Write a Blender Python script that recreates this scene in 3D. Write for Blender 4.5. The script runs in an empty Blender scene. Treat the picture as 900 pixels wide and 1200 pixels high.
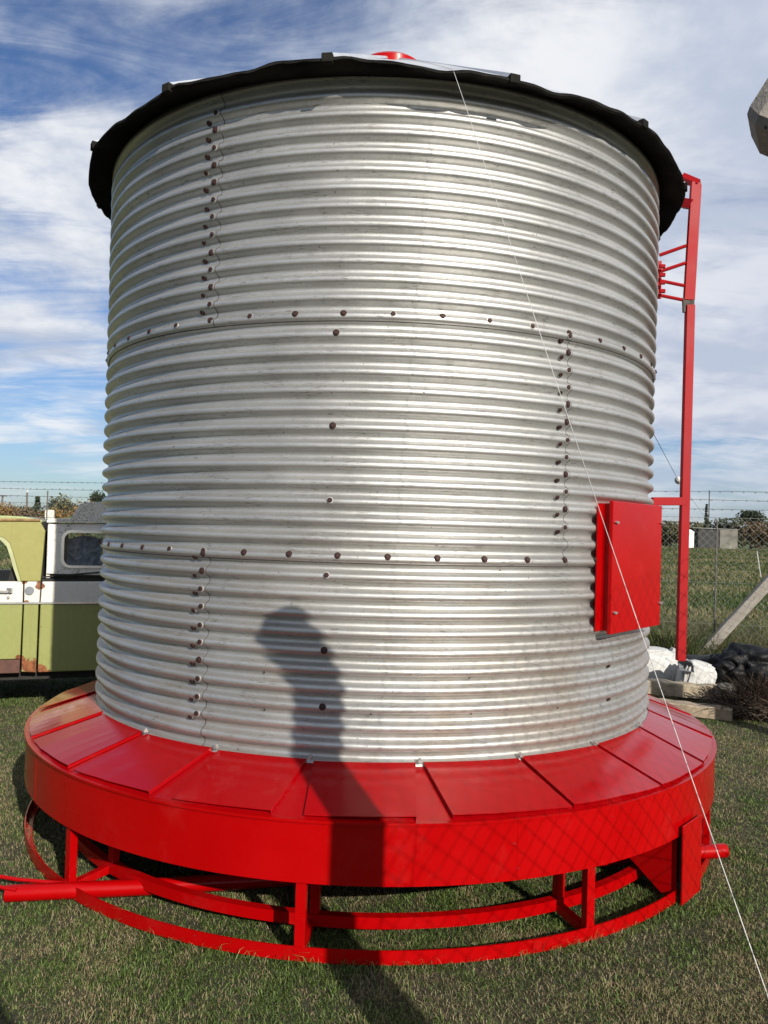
import bpy, bmesh, math, random
import numpy as np
from mathutils import Vector, Matrix
random.seed(7); RNG = np.random.default_rng(7)
R_ = math.radians; PI = math.pi
SC = bpy.context.scene
COL = SC.collection

# ------------------------------------------------------------------ camera
CAM_H = 1.6
pt, ro = .0202, .0274
up0 = Vector((0, -math.sin(pt), math.cos(pt))); fw = Vector((0, math.cos(pt), math.sin(pt))); rx = Vector((1, 0, 0))
rc = rx*math.cos(ro) + up0*math.sin(ro); uc = up0*math.cos(ro) - rx*math.sin(ro)
cd = bpy.data.cameras.new('camera'); cam = bpy.data.objects.new('camera', cd); COL.objects.link(cam)
cam.matrix_world = Matrix(((rc.x, uc.x, -fw.x, 0), (rc.y, uc.y, -fw.y, 0), (rc.z, uc.z, -fw.z, CAM_H), (0, 0, 0, 1)))
cd.sensor_fit = 'VERTICAL'; cd.sensor_height = 36; cd.lens = 936.78/1200*36
cd.clip_start = .02; cd.clip_end = 2000
SC.camera = cam

# ------------------------------------------------------------------ light
SUN_EL, SUN_AZ = 25.5, 153.0          # azimuth clockwise from +Y
SUN_STRENGTH = 4.9
SKY_STRENGTH = .057
EXPOSURE = .36
sd = bpy.data.lights.new('sun', 'SUN'); sd.energy = SUN_STRENGTH; sd.angle = R_(.55); sd.color = (1, .93, .83)
sun = bpy.data.objects.new('sun', sd); COL.objects.link(sun)
sdir = Vector((math.sin(R_(SUN_AZ))*math.cos(R_(SUN_EL)), math.cos(R_(SUN_AZ))*math.cos(R_(SUN_EL)), math.sin(R_(SUN_EL))))
sun.rotation_euler = (-sdir).to_track_quat('-Z', 'Y').to_euler()
sun.location = (8, -15, 12)

SC.view_settings.view_transform = 'Standard'; SC.view_settings.look = 'None'
SC.view_settings.gamma = 1; SC.view_settings.exposure = EXPOSURE; SC.view_settings.use_curve_mapping = False
SC.cycles.max_bounces = 6; SC.cycles.transparent_max_bounces = 6

# node helper
class NT:
    def __init__(s, tree): s.t = tree; s.n = tree.nodes; s.l = tree.links; s.n.clear()
    def new(s, typ, **kw):
        nd = s.n.new(typ)
        for k, v in kw.items():
            if k.startswith('i_'):
                key = k[2:]; key = int(key) if key.isdigit() else key
                s.set(nd, key, v)
            else: setattr(nd, k, v)
        return nd
    def set(s, nd, key, v):
        sock = nd.inputs[key]
        if isinstance(v, bpy.types.NodeSocket): s.l.new(v, sock)
        else:
            if sock.type == 'RGBA' and len(v) == 3: v = (*v, 1)
            sock.default_value = v
    def math(s, op, a, b=0., c=0., clamp=False):
        nd = s.n.new('ShaderNodeMath'); nd.operation = op; nd.use_clamp = clamp
        s.set(nd, 0, a); s.set(nd, 1, b); s.set(nd, 2, c); return nd.outputs[0]
    def mix(s, f, a, b, mode='MIX'):
        nd = s.n.new('ShaderNodeMix'); nd.data_type = 'RGBA'; nd.blend_type = mode
        s.set(nd, 0, f); s.set(nd, 6, a); s.set(nd, 7, b); return nd.outputs[2]
    def noise(s, vec, scale, detail=4, rough=.55, dist=0., dim='3D'):
        nd = s.n.new('ShaderNodeTexNoise'); nd.noise_dimensions = dim
        if vec is not None: s.set(nd, 'Vector', vec)
        s.set(nd, 'Scale', scale); s.set(nd, 'Detail', detail); s.set(nd, 'Roughness', rough); s.set(nd, 'Distortion', dist)
        return nd.outputs['Fac']
    def ramp(s, f, a, b, interp='LINEAR'):
        nd = s.n.new('ShaderNodeMapRange'); nd.interpolation_type = 'SMOOTHSTEP' if interp == 'S' else 'LINEAR'
        s.set(nd, 0, f); s.set(nd, 1, a); s.set(nd, 2, b); return nd.outputs[0]
    def mapv(s, vec, scale=(1, 1, 1), loc=(0, 0, 0), rot=(0, 0, 0)):
        nd = s.n.new('ShaderNodeMapping'); s.set(nd, 0, vec); nd.inputs[1].default_value = loc; nd.inputs[2].default_value = rot; nd.inputs[3].default_value = scale
        return nd.outputs[0]

W = bpy.data.worlds.new('World'); SC.world = W; W.use_nodes = True
w = NT(W.node_tree)
sky = w.new('ShaderNodeTexSky', sky_type='NISHITA', sun_disc=False, sun_elevation=R_(SUN_EL), sun_rotation=R_(SUN_AZ), air_density=1.0, dust_density=.6, ozone_density=1.6)
tc = w.new('ShaderNodeTexCoord').outputs['Generated']
sep = w.new('ShaderNodeSeparateXYZ'); w.set(sep, 0, tc)
zc = w.math('MAXIMUM', sep.outputs[2], 0.0)
den = w.math('ADD', zc, .16)
cb = w.new('ShaderNodeCombineXYZ'); w.set(cb, 0, w.math('DIVIDE', sep.outputs[0], den)); w.set(cb, 1, w.math('DIVIDE', sep.outputs[1], den)); w.set(cb, 2, 3.7)
n1 = w.noise(w.mapv(cb.outputs[0], (1, 1, 1), (9.2, 6.2, 0)), 1.15, 9, .58, .35)
n2 = w.noise(w.mapv(cb.outputs[0], (.7, 2.2, 1), (4.1, .6, 0), (0, 0, .5)), 2.6, 8, .62, .8)
side = w.math('MULTIPLY_ADD', sep.outputs[0], .15, .012)
val = w.math('ADD', w.math('ADD', w.math('MULTIPLY', n1, .68), w.math('MULTIPLY', n2, .32)), side)
mask = w.ramp(val, .362, .560, 'S')
low = w.ramp(sep.outputs[2], .0, .16, 'S')
mask = w.math('MULTIPLY', mask, w.math('ADD', w.math('MULTIPLY', low, .5), .50))
shade = w.noise(w.mapv(cb.outputs[0], (1, 1, 1), (7, 2, 0)), 1.9, 6, .6, .2)
ccol = w.mix(w.ramp(shade, .36, .62, 'S'), (7.0, 7.9, 9.7), (12.2, 12.4, 12.8))
ccol = w.mix(w.ramp(sep.outputs[0], .1, .5, 'S'), ccol, w.mix(.55, ccol, (7.0, 7.8, 9.8)))
out = w.mix(mask, w.mix(1.0, sky.outputs[0], (.86, 1.05, 1.40), 'MULTIPLY'), ccol)
bg = w.new('ShaderNodeBackground', i_Color=out, i_Strength=SKY_STRENGTH)
wo = w.new('ShaderNodeOutputWorld', i_Surface=bg.outputs[0])

# ------------------------------------------------------------------ helpers
ORI = {}
def tag(o, label=None, cat=None, group=None, kind=None):
    if label: o['label'] = label
    if cat: o['category'] = cat
    if group: o['group'] = group
    if kind: o['kind'] = kind
    return o
def empty(name, loc, label, cat, group=None, rz=0, local=False):
    o = bpy.data.objects.new(name, None); COL.objects.link(o); o.location = loc; o.rotation_euler = (0, 0, rz)
    o.empty_display_size = .1
    ORI[o.name] = Vector((0, 0, 0)) if local else Vector(loc)
    return tag(o, label, cat, group)
class MB:
    def __init__(s): s.v = []; s.f = []; s.m = []; s.cm = 0
    def add(s, vs, fs):
        k = len(s.v); s.v += [tuple(p) for p in vs]; s.f += [tuple(i+k for i in f) for f in fs]; s.m += [s.cm]*len(fs); return s
    def quadbox(s, p):   # 8 corners: bottom 0-3 ccw, top 4-7
        return s.add(p, [(3, 2, 1, 0), (4, 5, 6, 7), (0, 1, 5, 4), (1, 2, 6, 5), (2, 3, 7, 6), (3, 0, 4, 7)])
    def box(s, a, b):
        x0, y0, z0 = a; x1, y1, z1 = b
        return s.quadbox([(x0, y0, z0), (x1, y0, z0), (x1, y1, z0), (x0, y1, z0), (x0, y0, z1), (x1, y0, z1), (x1, y1, z1), (x0, y1, z1)])
    def bar(s, a, b, wx, wy=None, up=(0, 0, 1)):
        wy = wx if wy is None else wy
        a = Vector(a); b = Vector(b); d = (b-a).normalized(); u = Vector(up)
        if abs(d.dot(u)) > .97: u = Vector((1, 0, 0)) if abs(d.x) < .9 else Vector((0, 1, 0))
        x = d.cross(u).normalized()*wx/2; y = x.cross(d).normalized()*wy/2
        return s.quadbox([a-x-y, a-x+y, a+x+y, a+x-y, b-x-y, b-x+y, b+x+y, b+x-y])
    def tube(s, pts, r, n=8, caps=True):
        pts = [Vector(p) for p in pts]; k = len(s.v); m = len(pts)
        rr = r if isinstance(r, (list, tuple)) else [r]*m
        u = None
        for i, p in enumerate(pts):
            d = (pts[min(i+1, m-1)]-pts[max(i-1, 0)]).normalized()
            if u is None: u = d.orthogonal().normalized()
            u = (u-d*u.dot(d)).normalized(); w_ = d.cross(u)
            for j in range(n):
                t = 2*PI*j/n; s.v.append(tuple(p+(u*math.cos(t)+w_*math.sin(t))*rr[i]))
        for i in range(m-1):
            for j in range(n):
                a = k+i*n+j; b = k+i*n+(j+1) % n; s.f.append((a, b, b+n, a+n)); s.m.append(s.cm)
        if caps:
            s.f.append(tuple(k+j for j in range(n))[::-1]); s.f.append(tuple(k+(m-1)*n+j for j in range(n))); s.m += [s.cm]*2
        return s
    def lathe(s, prof, a0, a1, n, cx=0, cy=0, closed_prof=True):
        """prof: list of (r,z); sweep from angle a0 to a1 (deg)"""
        k = len(s.v); m = len(prof); full = abs(abs(a1-a0)-360) < 1e-6
        cnt = n if full else n+1
        for i in range(cnt):
            t = R_(a0+(a1-a0)*i/n); c, q = math.cos(t), math.sin(t)
            for r, z in prof: s.v.append((cx+r*c, cy+r*q, z))
        for i in range(n):
            i2 = (i+1) % cnt
            for j in range(m if closed_prof else m-1):
                j2 = (j+1) % m
                s.f.append((k+i*m+j, k+i2*m+j, k+i2*m+j2, k+i*m+j2)); s.m.append(s.cm)
        if not full and closed_prof:
            s.f.append(tuple(k+j for j in range(m))); s.f.append(tuple(k+(cnt-1)*m+j for j in range(m))[::-1]); s.m += [s.cm]*2
        return s
    def build(s, name, mats, parent=None, origin=None, smooth=0, bevel=0, fixn=True):
        me = bpy.data.meshes.new(name)
        o = bpy.data.objects.new(name, me); COL.objects.link(o)
        if parent is not None:
            org = ORI[parent.name]; o.parent = parent
        else:
            if origin is None:
                a = np.array(s.v); origin = (*(a.min(0)[:2]+a.max(0)[:2])/2, a[:, 2].min())
            org = Vector(origin); o.location = org
        ORI[o.name] = org
        vs = np.array(s.v, float)-np.array(org)
        me.from_pydata(vs.tolist(), [], s.f)
        mats = mats if isinstance(mats, (list, tuple)) else [mats]
        for m in mats: me.materials.append(m)
        if len(mats) > 1: me.polygons.foreach_set('material_index', s.m)
        if fixn:
            bm = bmesh.new(); bm.from_mesh(me); bmesh.ops.recalc_face_normals(bm, faces=bm.faces); bm.to_mesh(me); bm.free()
        if smooth:
            me.shade_smooth(); me.set_sharp_from_angle(angle=R_(smooth))
        if bevel:
            b = o.modifiers.new('bevel', 'BEVEL'); b.width = bevel; b.segments = 2; b.limit_method = 'ANGLE'; b.angle_limit = R_(40)
        return o
def npmesh(name, v, f, mats, parent=None, origin=(0, 0, 0), attrs=None, smooth=False):
    """fast mesh from numpy; f is (n,k)"""
    me = bpy.data.meshes.new(name); n, k = f.shape
    org = ORI[parent.name] if parent is not None else Vector(origin)
    v = v-np.array(org)
    me.vertices.add(len(v)); me.vertices.foreach_set('co', v.astype('f4').ravel())
    me.loops.add(n*k); me.loops.foreach_set('vertex_index', f.astype('i4').ravel())
    me.polygons.add(n); me.polygons.foreach_set('loop_start', np.arange(0, n*k, k, dtype='i4'))
    for an, arr in (attrs or {}).items():
        at = me.attributes.new(an, 'FLOAT', 'POINT'); at.data.foreach_set('value', arr.astype('f4'))
    me.update(); me.validate()
    for m in (mats if isinstance(mats, (list, tuple)) else [mats]): me.materials.append(m)
    if smooth: me.shade_smooth()
    o = bpy.data.objects.new(name, me); COL.objects.link(o)
    if parent is not None: o.parent = parent
    else: o.location = org
    ORI[o.name] = org
    return o
def ray(x, y):
    return fw+rc*((x-450)/936.78)+uc*((600-y)/936.78)
def at(x, y, Y):            # point on the sight line of photo pixel at depth Y
    d = ray(x, y); return Vector((0, 0, CAM_H))+d*(Y/d.y)
def mat(name):
    m = bpy.data.materials.new(name); m.use_nodes = True; t = NT(m.node_tree)
    b = t.new('ShaderNodeBsdfPrincipled'); t.new('ShaderNodeOutputMaterial', i_Surface=b.outputs[0])
    t.b = b; t.obj = t.new('ShaderNodeTexCoord').outputs['Object']
    return m, t
def bump(t, h, strength, dist):
    nd = t.new('ShaderNodeBump', i_Height=h, i_Strength=strength, i_Distance=dist); t.set(t.b, 'Normal', nd.outputs[0])
def simple(name, col, rough=.6, metal=0., var=.25, scale=8, bmp=0.):
    m, t = mat(name)
    n = t.noise(t.obj, scale, 6, .6)
    c = t.mix(t.ramp(n, .3, .7), tuple(x*(1-var) for x in col), tuple(min(1, x*(1+var)) for x in col))
    t.set(t.b, 'Base Color', c); t.set(t.b, 'Roughness', rough); t.set(t.b, 'Metallic', metal)
    if bmp: bump(t, t.noise(t.obj, scale*3, 6, .65), bmp, .01)
    return m

# ------------------------------------------------------------------ materials
def m_galv():
    m, t = mat('galvanised_steel')
    sp = t.new('ShaderNodeSeparateXYZ'); t.set(sp, 0, t.obj)
    ang = t.math('ARCTAN2', sp.outputs[0], t.math('MULTIPLY', sp.outputs[1], -1.0))
    cv = t.new('ShaderNodeCombineXYZ'); t.set(cv, 0, t.math('MULTIPLY', ang, 1.6)); t.set(cv, 1, sp.outputs[2])
    cy = cv.outputs[0]
    soft = t.noise(t.mapv(cy, (1.2, 3.2, 1)), 1.6, 6, .6)
    streak = t.noise(t.mapv(cy, (2.2, 60, 1)), 3.0, 6, .62)
    fine = t.noise(t.mapv(cy, (9, 160, 1), (3, 1, 0)), 2.2, 4, .6)
    gate = t.noise(t.mapv(cy, (3.5, 14, 1), (5, 7, 0)), 1.4, 3, .5)
    spang = t.noise(t.mapv(cy, (1, 1, 1)), 95, 3, .7)
    base = t.mix(t.ramp(soft, .3, .7), (.36, .36, .347), (.49, .49, .472))
    base = t.mix(t.math('MULTIPLY', t.ramp(streak, .52, .72), .35), base, (.42, .40, .36))
    base = t.mix(t.math('MULTIPLY', t.ramp(spang, .45, .62), .14), base, (.66, .67, .67))
    dash = t.math('MULTIPLY', t.ramp(fine, .562, .612), t.ramp(gate, .49, .58))
    base = t.mix(t.math('MULTIPLY', dash, .75), base, (.14, .125, .105))
    pit = t.math('MULTIPLY', t.ramp(t.noise(cy, 70, 2, .5), .69, .73), t.ramp(t.noise(cy, 9, 2, .5), .45, .6))
    base = t.mix(pit, base, (.12, .07, .05))
    wash = t.math('MULTIPLY', t.ramp(t.noise(t.mapv(cy, (2.4, 1.1, 1), (9, 1, 0)), 1.3, 5, .6), .38, .68), .55)
    lowz = t.ramp(sp.outputs[2], 1.75, .65)
    base = t.mix(t.math('MULTIPLY', wash, lowz), base, (.40, .325, .235))  # brown towards the foot: dirt, plus reflection put into the colour
    t.set(t.b, 'Base Color', base); t.set(t.b, 'Metallic', .74)
    t.set(t.b, 'Roughness', t.math('ADD', t.math('MULTIPLY', streak, .24), .35))
    b1 = t.math('ADD', t.math('MULTIPLY', streak, .5), t.math('MULTIPLY', fine, .35))
    big = t.noise(t.mapv(cy, (2.0, 2.6, 1), (2, 6, 0)), 2.0, 3, .5)
    bump(t, t.math('ADD', t.math('MULTIPLY', b1, .10), t.math('MULTIPLY', big, 1.6)), .55, .006)
    return m
def m_red(name='red_enamel_paint', rough=.24, col=(.345, .0006, .0014), dust=.06):
    m, t = mat(name)
    n = t.noise(t.obj, 2.2, 6, .6); f = t.noise(t.obj, 42, 4, .6)
    c = t.mix(t.ramp(n, .3, .7), tuple(x*.86 for x in col), col)
    c = t.mix(t.math('MULTIPLY', t.ramp(t.noise(t.obj, 5, 8, .7), .55, .8), dust), c, (.34, .16, .14))
    chip = t.math('MULTIPLY', t.ramp(t.noise(t.obj, 26, 3, .6), .73, .75), .8)
    c = t.mix(chip, c, (.20, .02, .02))
    t.set(t.b, 'Base Color', c); t.set(t.b, 'Specular IOR Level', .5 if 'deck' in name else .22)
    t.set(t.b, 'Roughness', t.math('ADD', t.math('MULTIPLY', t.ramp(n, .3, .7), .16), rough-.06))
    bump(t, t.math('ADD', t.math('MULTIPLY', t.noise(t.obj, 3.0, 3, .5), 1.0), t.math('MULTIPLY', f, .05)), .30, .008)
    return m
GALV = m_galv(); RED = m_red(); REDD = m_red('red_deck_paint', .17, (.315, .001, .003), .12)
REDM = m_red('red_ladder_paint', .5, (.285, .001, .004), .04)
[n for n in REDM.node_tree.nodes if n.type == 'BSDF_PRINCIPLED'][0].inputs['Specular IOR Level'].default_value = .2
DARK = simple('shade_black_sheet', (.012, .0115, .010), .9, 0, .6, 5, .5)  # shade under the eave is put into this near-black colour
[n for n in DARK.node_tree.nodes if n.type == 'BSDF_PRINCIPLED'][0].inputs['Specular IOR Level'].default_value = .08
ROOF = simple('roof_sheet_metal', (.58, .60, .62), .45, .75, .12, 4)
RUST = simple('rusty_bolt', (.034, .013, .010), .7, .3, .6, 60)
WASH = simple('zinc_washer', (.42, .41, .39), .5, .7, .3, 70)
WIRE = simple('galvanised_wire', (.20, .20, .185), .5, .5, .2, 20)
CABLE = simple('pale_cable', (.46, .45, .43), .6, .2, .15, 40)
WOODM = simple('weathered_timber', (.30, .24, .17), .85, 0, .4, 9, .5)
CHROME = simple('dull_chrome_trim', (.72, .72, .70), .25, .9, .12, 9)
BLACKP = simple('black_plastic_film', (.004, .0042, .005), .55, 0, .4, 7, .9)
[n for n in BLACKP.node_tree.nodes if n.type == 'BSDF_PRINCIPLED'][0].inputs['Specular IOR Level'].default_value = .3
SACK = simple('white_woven_sack', (.47, .47, .455), .7, 0, .16, 5, .9)
RUBBER = simple('tyre_rubber', (.022, .021, .02), .8, 0, .3, 14)
IRON = simple('dark_iron', (.06, .05, .045), .7, .5, .4, 20)
UNDER = simple('under_body_dark', (.02, .018, .016), .9, 0, .4, 9)

def m_concrete():
    m, t = mat('pebbled_concrete')
    n = t.noise(t.obj, 9, 8, .7)
    vo = t.new('ShaderNodeTexVoronoi', i_Vector=t.obj, i_Scale=70.)
    c = t.mix(t.ramp(n, .3, .7), (.21, .19, .165), (.33, .305, .265))
    c = t.mix(t.math('MULTIPLY', t.ramp(vo.outputs['Distance'], .30, .12), .5), c, (.50, .45, .38))
    c = t.mix(t.ramp(t.noise(t.obj, 45, 3, .6), .62, .70), c, (.06, .05, .045))
    t.set(t.b, 'Base Color', c); t.set(t.b, 'Roughness', .92)
    bump(t, t.noise(t.obj, 40, 6, .7), .6, .008)
    return m
CONC = m_concrete()

# ------------------------------------------------------------------ the grain bin
AX, AY, RB = -.0368, 4.8544, 1.5813
PITCH = 1/13.; AMP = .0150
S1, S2, ZB, ZTOP = 2.456, 1.456, .628, 3.520
binr = empty('grain_bin', (AX, AY, 0), 'big round corrugated galvanised grain bin with red skirt and base standing on the grass', 'grain bin')

def wall_r(z):
    ph = 2*PI*(z-(S2+.016))/PITCH
    return RB-AMP+AMP*math.tanh(1.35*math.cos(ph))/.874
def sheet(z0, z1, lap_deg, dr, name):
    nz = int((z1-z0)/PITCH*24); na = 300
    TH = .0016
    verts = []; faces = []
    total = 360+3.2                      # the sheet end laps over its start
    for layer in (0,):
        for i in range(na+1):
            a = lap_deg-total*i/na+3.2*0
            t = R_(a); spiral = TH*(1-i/na)
            for k in range(nz+1):
                z = z0+(z1-z0)*k/nz
                wob = .0016*math.sin(3*t+z*5)+.0010*math.sin(11*t+z*17)
                r = wall_r(z)+dr+spiral+wob
                verts.append((AX+r*math.cos(t), AY+r*math.sin(t), z))
    m = nz+1
    ii, kk = np.meshgrid(np.arange(na), np.arange(nz), indexing='ij')
    b = (ii*m+kk).ravel()
    f = np.stack([b, b+1, b+m+1, b+m], 1)
    o = npmesh(name, np.array(verts), f, GALV, binr, smooth=True)
    mb = MB()                                        # dark strip for crack shadow and dirt along the sheet's upright edge
    zs = np.arange(z0, z1, PITCH/12); t = R_(lap_deg)
    mb.tube([(AX+(wall_r(z)+dr+TH+.0016*math.sin(3*t+z*5)+.0010*math.sin(11*t+z*17)-.0004)*math.cos(t+.0006), AY+(wall_r(z)+dr+TH+.0016*math.sin(3*t+z*5)+.0010*math.sin(11*t+z*17)-.0004)*math.sin(t+.0006), z) for z in zs], .0016, 4, False)
    mb.build('sheet_edge', IRON, o)
    if z0 > 1:
        mb = MB(); na2 = 300
        mb.tube([(AX+(wall_r(z0)+dr-.0012)*math.cos(2*PI*i/na2), AY+(wall_r(z0)+dr-.0012)*math.sin(2*PI*i/na2), z0-.001) for i in range(na2+1)], .0028, 5, False); mb.build('lap_gap', IRON, o)
    return o
sheet(S1-.002, ZTOP, -117.2, .0030, 'wall_sheet')
sheet(S2-.002, S1+.05, -57.6, .0015, 'wall_sheet')
sheet(ZB, S2+.05, -117.2, 0, 'wall_sheet')
# inner dark lining so that no light leaks
mb = MB(); mb.lathe([(RB-.05, .3), (RB-.05, 3.44)], 0, 360, 64, AX, AY, closed_prof=False); mb.build('inner_lining', DARK, binr, smooth=60)

# bolts
def bolt_mesh(nm, mats):
    b = MB()
    b.cm = 1; b.lathe([(0.0001, 0), (.0125, 0), (.0115, .0025), (.0001, .0035)], 0, 360, 14)
    b.cm = 0; b.lathe([(.0001, .003), (.0095, .003), (.0095, .0062), (.0075, .0076), (.0001, .0076)], 0, 360, 6)
    o = b.build(nm, mats, None, (0, 0, 0), smooth=35); me = o.data; bpy.data.objects.remove(o); return me
BM1 = bolt_mesh('bolt_rusty', [RUST, RUST]); BM2 = bolt_mesh('bolt_zinc', [RUST, WASH])
spots = []
for k in range(-9, 12):
    for s, off in ((S1, 0), (S2, .15)):
        a = -95.55+7.46*k+off
        spots.append((a, s+.026, .5))
ZC = S2+.016                              # height of a crest; troughs lie half a pitch below
def snap(z, f): return ZC+PITCH*(round((z-ZC)/PITCH-f)+f)
def vrow(a1, a2, za, zb):
    z = snap(zb, .5)
    while z > za:
        spots.append((a1+random.uniform(-.1, .1), z+.017+random.uniform(-.003, .003), .75))
        if z+PITCH/2 < zb+.045: spots.append((a2+random.uniform(-.1, .1), z+PITCH/2+random.uniform(-.003, .003), .45))
        z -= PITCH
vrow(-120.1, -118.0, 2.50, 3.366)
vrow(-59.4, -58.35, 1.53, 2.440)
vrow(-119.9, -117.9, .70, 1.44)
for a, z in ((-96.56, 2.40), (-96.68, 2.022), (-96.75, 1.72), (-96.94, 1.418), (-97.0, 1.108), (-97.0, .874)): spots.append((a, snap(z, 0)+.006, .8))
for a, z in ((-106.3, .83), (-89.74, .841), (-74.44, .839), (-58.26, .834), (-74.72, .987), (-106.5, .987), (-45.0, .987), (-44.5, .83)): spots.append((a, z, -1))
def bolt_mat(a, z):
    t = R_(a); n = Vector((math.cos(t), math.sin(t), 0)); r = wall_r(z)+.0025
    dz = .002; sl = (wall_r(z+dz)-wall_r(z-dz))/(2*dz)
    nn = (n+Vector((0, 0, -sl*.4))).normalized()
    q = nn.to_track_quat('Z', 'Y')
    return Vector((r*math.cos(t), r*math.sin(t), z)), q
spots.sort(key=lambda s: abs(s[0]+90))
rest = []
for i, (a, z, p) in enumerate(spots):
    loc, q = bolt_mat(a, z)
    if i < 100:
        me = BM1 if (p > 0 and random.random() < p) else BM2
        o = bpy.data.objects.new('bolt', me); COL.objects.link(o); o.parent = binr; o.location = loc; o.rotation_euler = q.to_euler()
        o.scale = (.42, .42, .6) if p < 0 else (1.18, 1.18, 1)
    else: rest.append((loc, q))
if rest:
    mb = MB()
    for loc, q in rest:
        vs = [loc+q @ v.co+Vector((AX, AY, 0)) for v in BM1.vertices]
        mb.add(vs, [tuple(p.vertices) for p in BM1.polygons])
    o = mb.build('bolt', RUST, binr, smooth=35); o['kind'] = 'stuff'

# roof : 14 sheets with folded seams, wavy eave
NR = 14; A0R = -98.0; RE = 1.705; ZE = 3.466; RSL = math.tan(R_(30.5))
SAG = {}
for k in range(NR): SAG[k] = .004+.006*random.random()
def eave_z(a):
    u = ((a-A0R) % 360)/(360/NR); k = int(u) % NR; u -= int(u)
    s = SAG[k]*math.sin(PI*u)
    sm = lambda q: (lambda c: c*c*(3-2*c))(min(1, max(0, q)))
    if k == 0: s = .032*sm(u/.62)                    # drooping sheet above the front
    if k == 1: s = .032*(1-sm(u/.9))+.006*math.sin(PI*u)
    if k == NR-1: s = .004*math.sin(PI*u)
    if k == NR-2: s = .012*math.sin(PI*u)
    if k == NR-3: s = .022*math.sin(PI*u)
    return ZE+.013-s+.004*math.sin(R_(a)*23)+.0035*math.sin(R_(a)*41+1.3)+.002*math.sin(R_(a)*67)
def eave_r(a):
    u = ((a-A0R) % 360)/(360/NR); k = int(u) % NR; u -= int(u)
    return RE+.005*math.cos(2*PI*u)+.004*math.sin(R_(a)*17)
roof = None
mb = MB(); na = NR*24; prof = 7
def roof_pt(a, q):      # q 0 eave .. 1 apex
    r0 = eave_r(a); r = r0*(1-q)+.16*q; z = eave_z(a)*(1-q)**3+(ZE+.010)*(1-(1-q)**3)+(r0-r)*RSL
    return r, z
k0 = 0
for i in range(na):
    a = A0R+360*i/na; t = R_(a)
    for j in range(prof):
        r, z = roof_pt(a, (j/(prof-1))**1.5)
        mb.v.append((AX+r*math.cos(t), AY+r*math.sin(t), z))
for i in range(na):
    i2 = (i+1) % na
    for j in range(prof-1): mb.f.append((i*prof+j, i2*prof+j, i2*prof+j+1, i*prof+j+1)); mb.m.append(0)
roof = mb.build('roof', ROOF, binr, smooth=40)
sub = MB()
for k in range(NR):
    a = A0R+k*360/NR; t = R_(a); c = Vector((math.cos(t), math.sin(t), 0)); tv = Vector((-c.y, c.x, 0))
    r_, z_ = roof_pt(a, 0); e_ = Vector((AX, AY, 0))+c*r_+Vector((0, 0, z_))
    nb = MB(); nb.bar(e_-Vector((0, 0, .024)), e_+Vector((0, 0, .014)), .046, .03, tuple(c)); nb.build('seam_end', DARK, roof, bevel=.004)
    P = []
    for q in (0, .97):
        r, z = roof_pt(a, q); P.append(Vector((AX, AY, 0))+c*(r+(.012 if q == 0 else 0))+Vector((0, 0, z)))
    h = Vector((0, 0, .014)); wv = tv*.018; wt = tv*.010
    sub.quadbox([P[0]-wv-h*.35, P[0]+wv-h*.35, P[1]+wv, P[1]-wv, P[0]-wt+h, P[0]+wt+h, P[1]+wt+h, P[1]-wt+h])
sub.build('roof_seam', ROOF, roof)
# underside of the eave, its unlit shade painted in as black
mb = MB()
cols = []
for i in range(na):
    a = A0R+360*i/na; t = R_(a); ro_, zo = eave_r(a), eave_z(a)
    zi = ZE+.002+.030*min(1, abs(a+90-(360 if a > 170 else 0))/38)**1.5; jag = .002*math.sin(a*1.9)+.0012*math.sin(a*5.3+1)
    for (r, z) in ((ro_+.002, zo-.004), (ro_+.005, zo-.014+jag), (ro_-.004, zo-.021+jag), (1.655, zi-.018+.4*(zo-ZE)), (RB-.004, zi), (RB-.03, zi+.02)):
        mb.v.append((AX+r*math.cos(t), AY+r*math.sin(t), z))
for i in range(na):
    i2 = (i+1) % na
    for j in range(5): mb.f.append((i*6+j, i2*6+j, i2*6+j+1, i*6+j+1)); mb.m.append(0)
mb.build('eave_underside', DARK, binr, smooth=50)
mb = MB(); mb.lathe([(.001, 4.425), (.19, 4.417), (.215, 4.395), (.215, 4.22), (.001, 4.22)], 0, 360, 32, AX, AY, False); mb.build('roof_cap', RED, binr, smooth=40)

# red deck, skirt
DO, DI, ZO, ZI = 1.912, 1.57, .527, .640
def cone(r, off=0): return ZO+(ZI-ZO)*(DO-r)/(DO-DI)+off
mb = MB(); mb.lathe([(DO, cone(DO)-.006), (DI, cone(DI)-.006), (DI, cone(DI)-.010), (DO, cone(DO)-.010)], 0, 360, 132, AX, AY)
mb.build('deck_base', REDD, binr, smooth=30)
PAN = [(-164.4, -150.0, -162.9, -148.2), (-148.6, -132.9, -146.5, -131.0), (-131.3, -116.7, -129.5, -115.0), (-113.2, -100.7, -113.7, -99.2), (-96.9, -84.4, -98.1, -83.0),
       (-80.2, -65.1, -81.8, -66.5), (-64.8, -49.0, -65.9, -49.8), (-48.7, -34.5, -49.2, -32.6), (-34.0, -18.8, -32.0, -17.2), (-17.9, -4, -16.5, -3)]
a = -2.
while a < 192: PAN.append((a, a+14.5, a+.5, a+15)); a += 16.2
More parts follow.
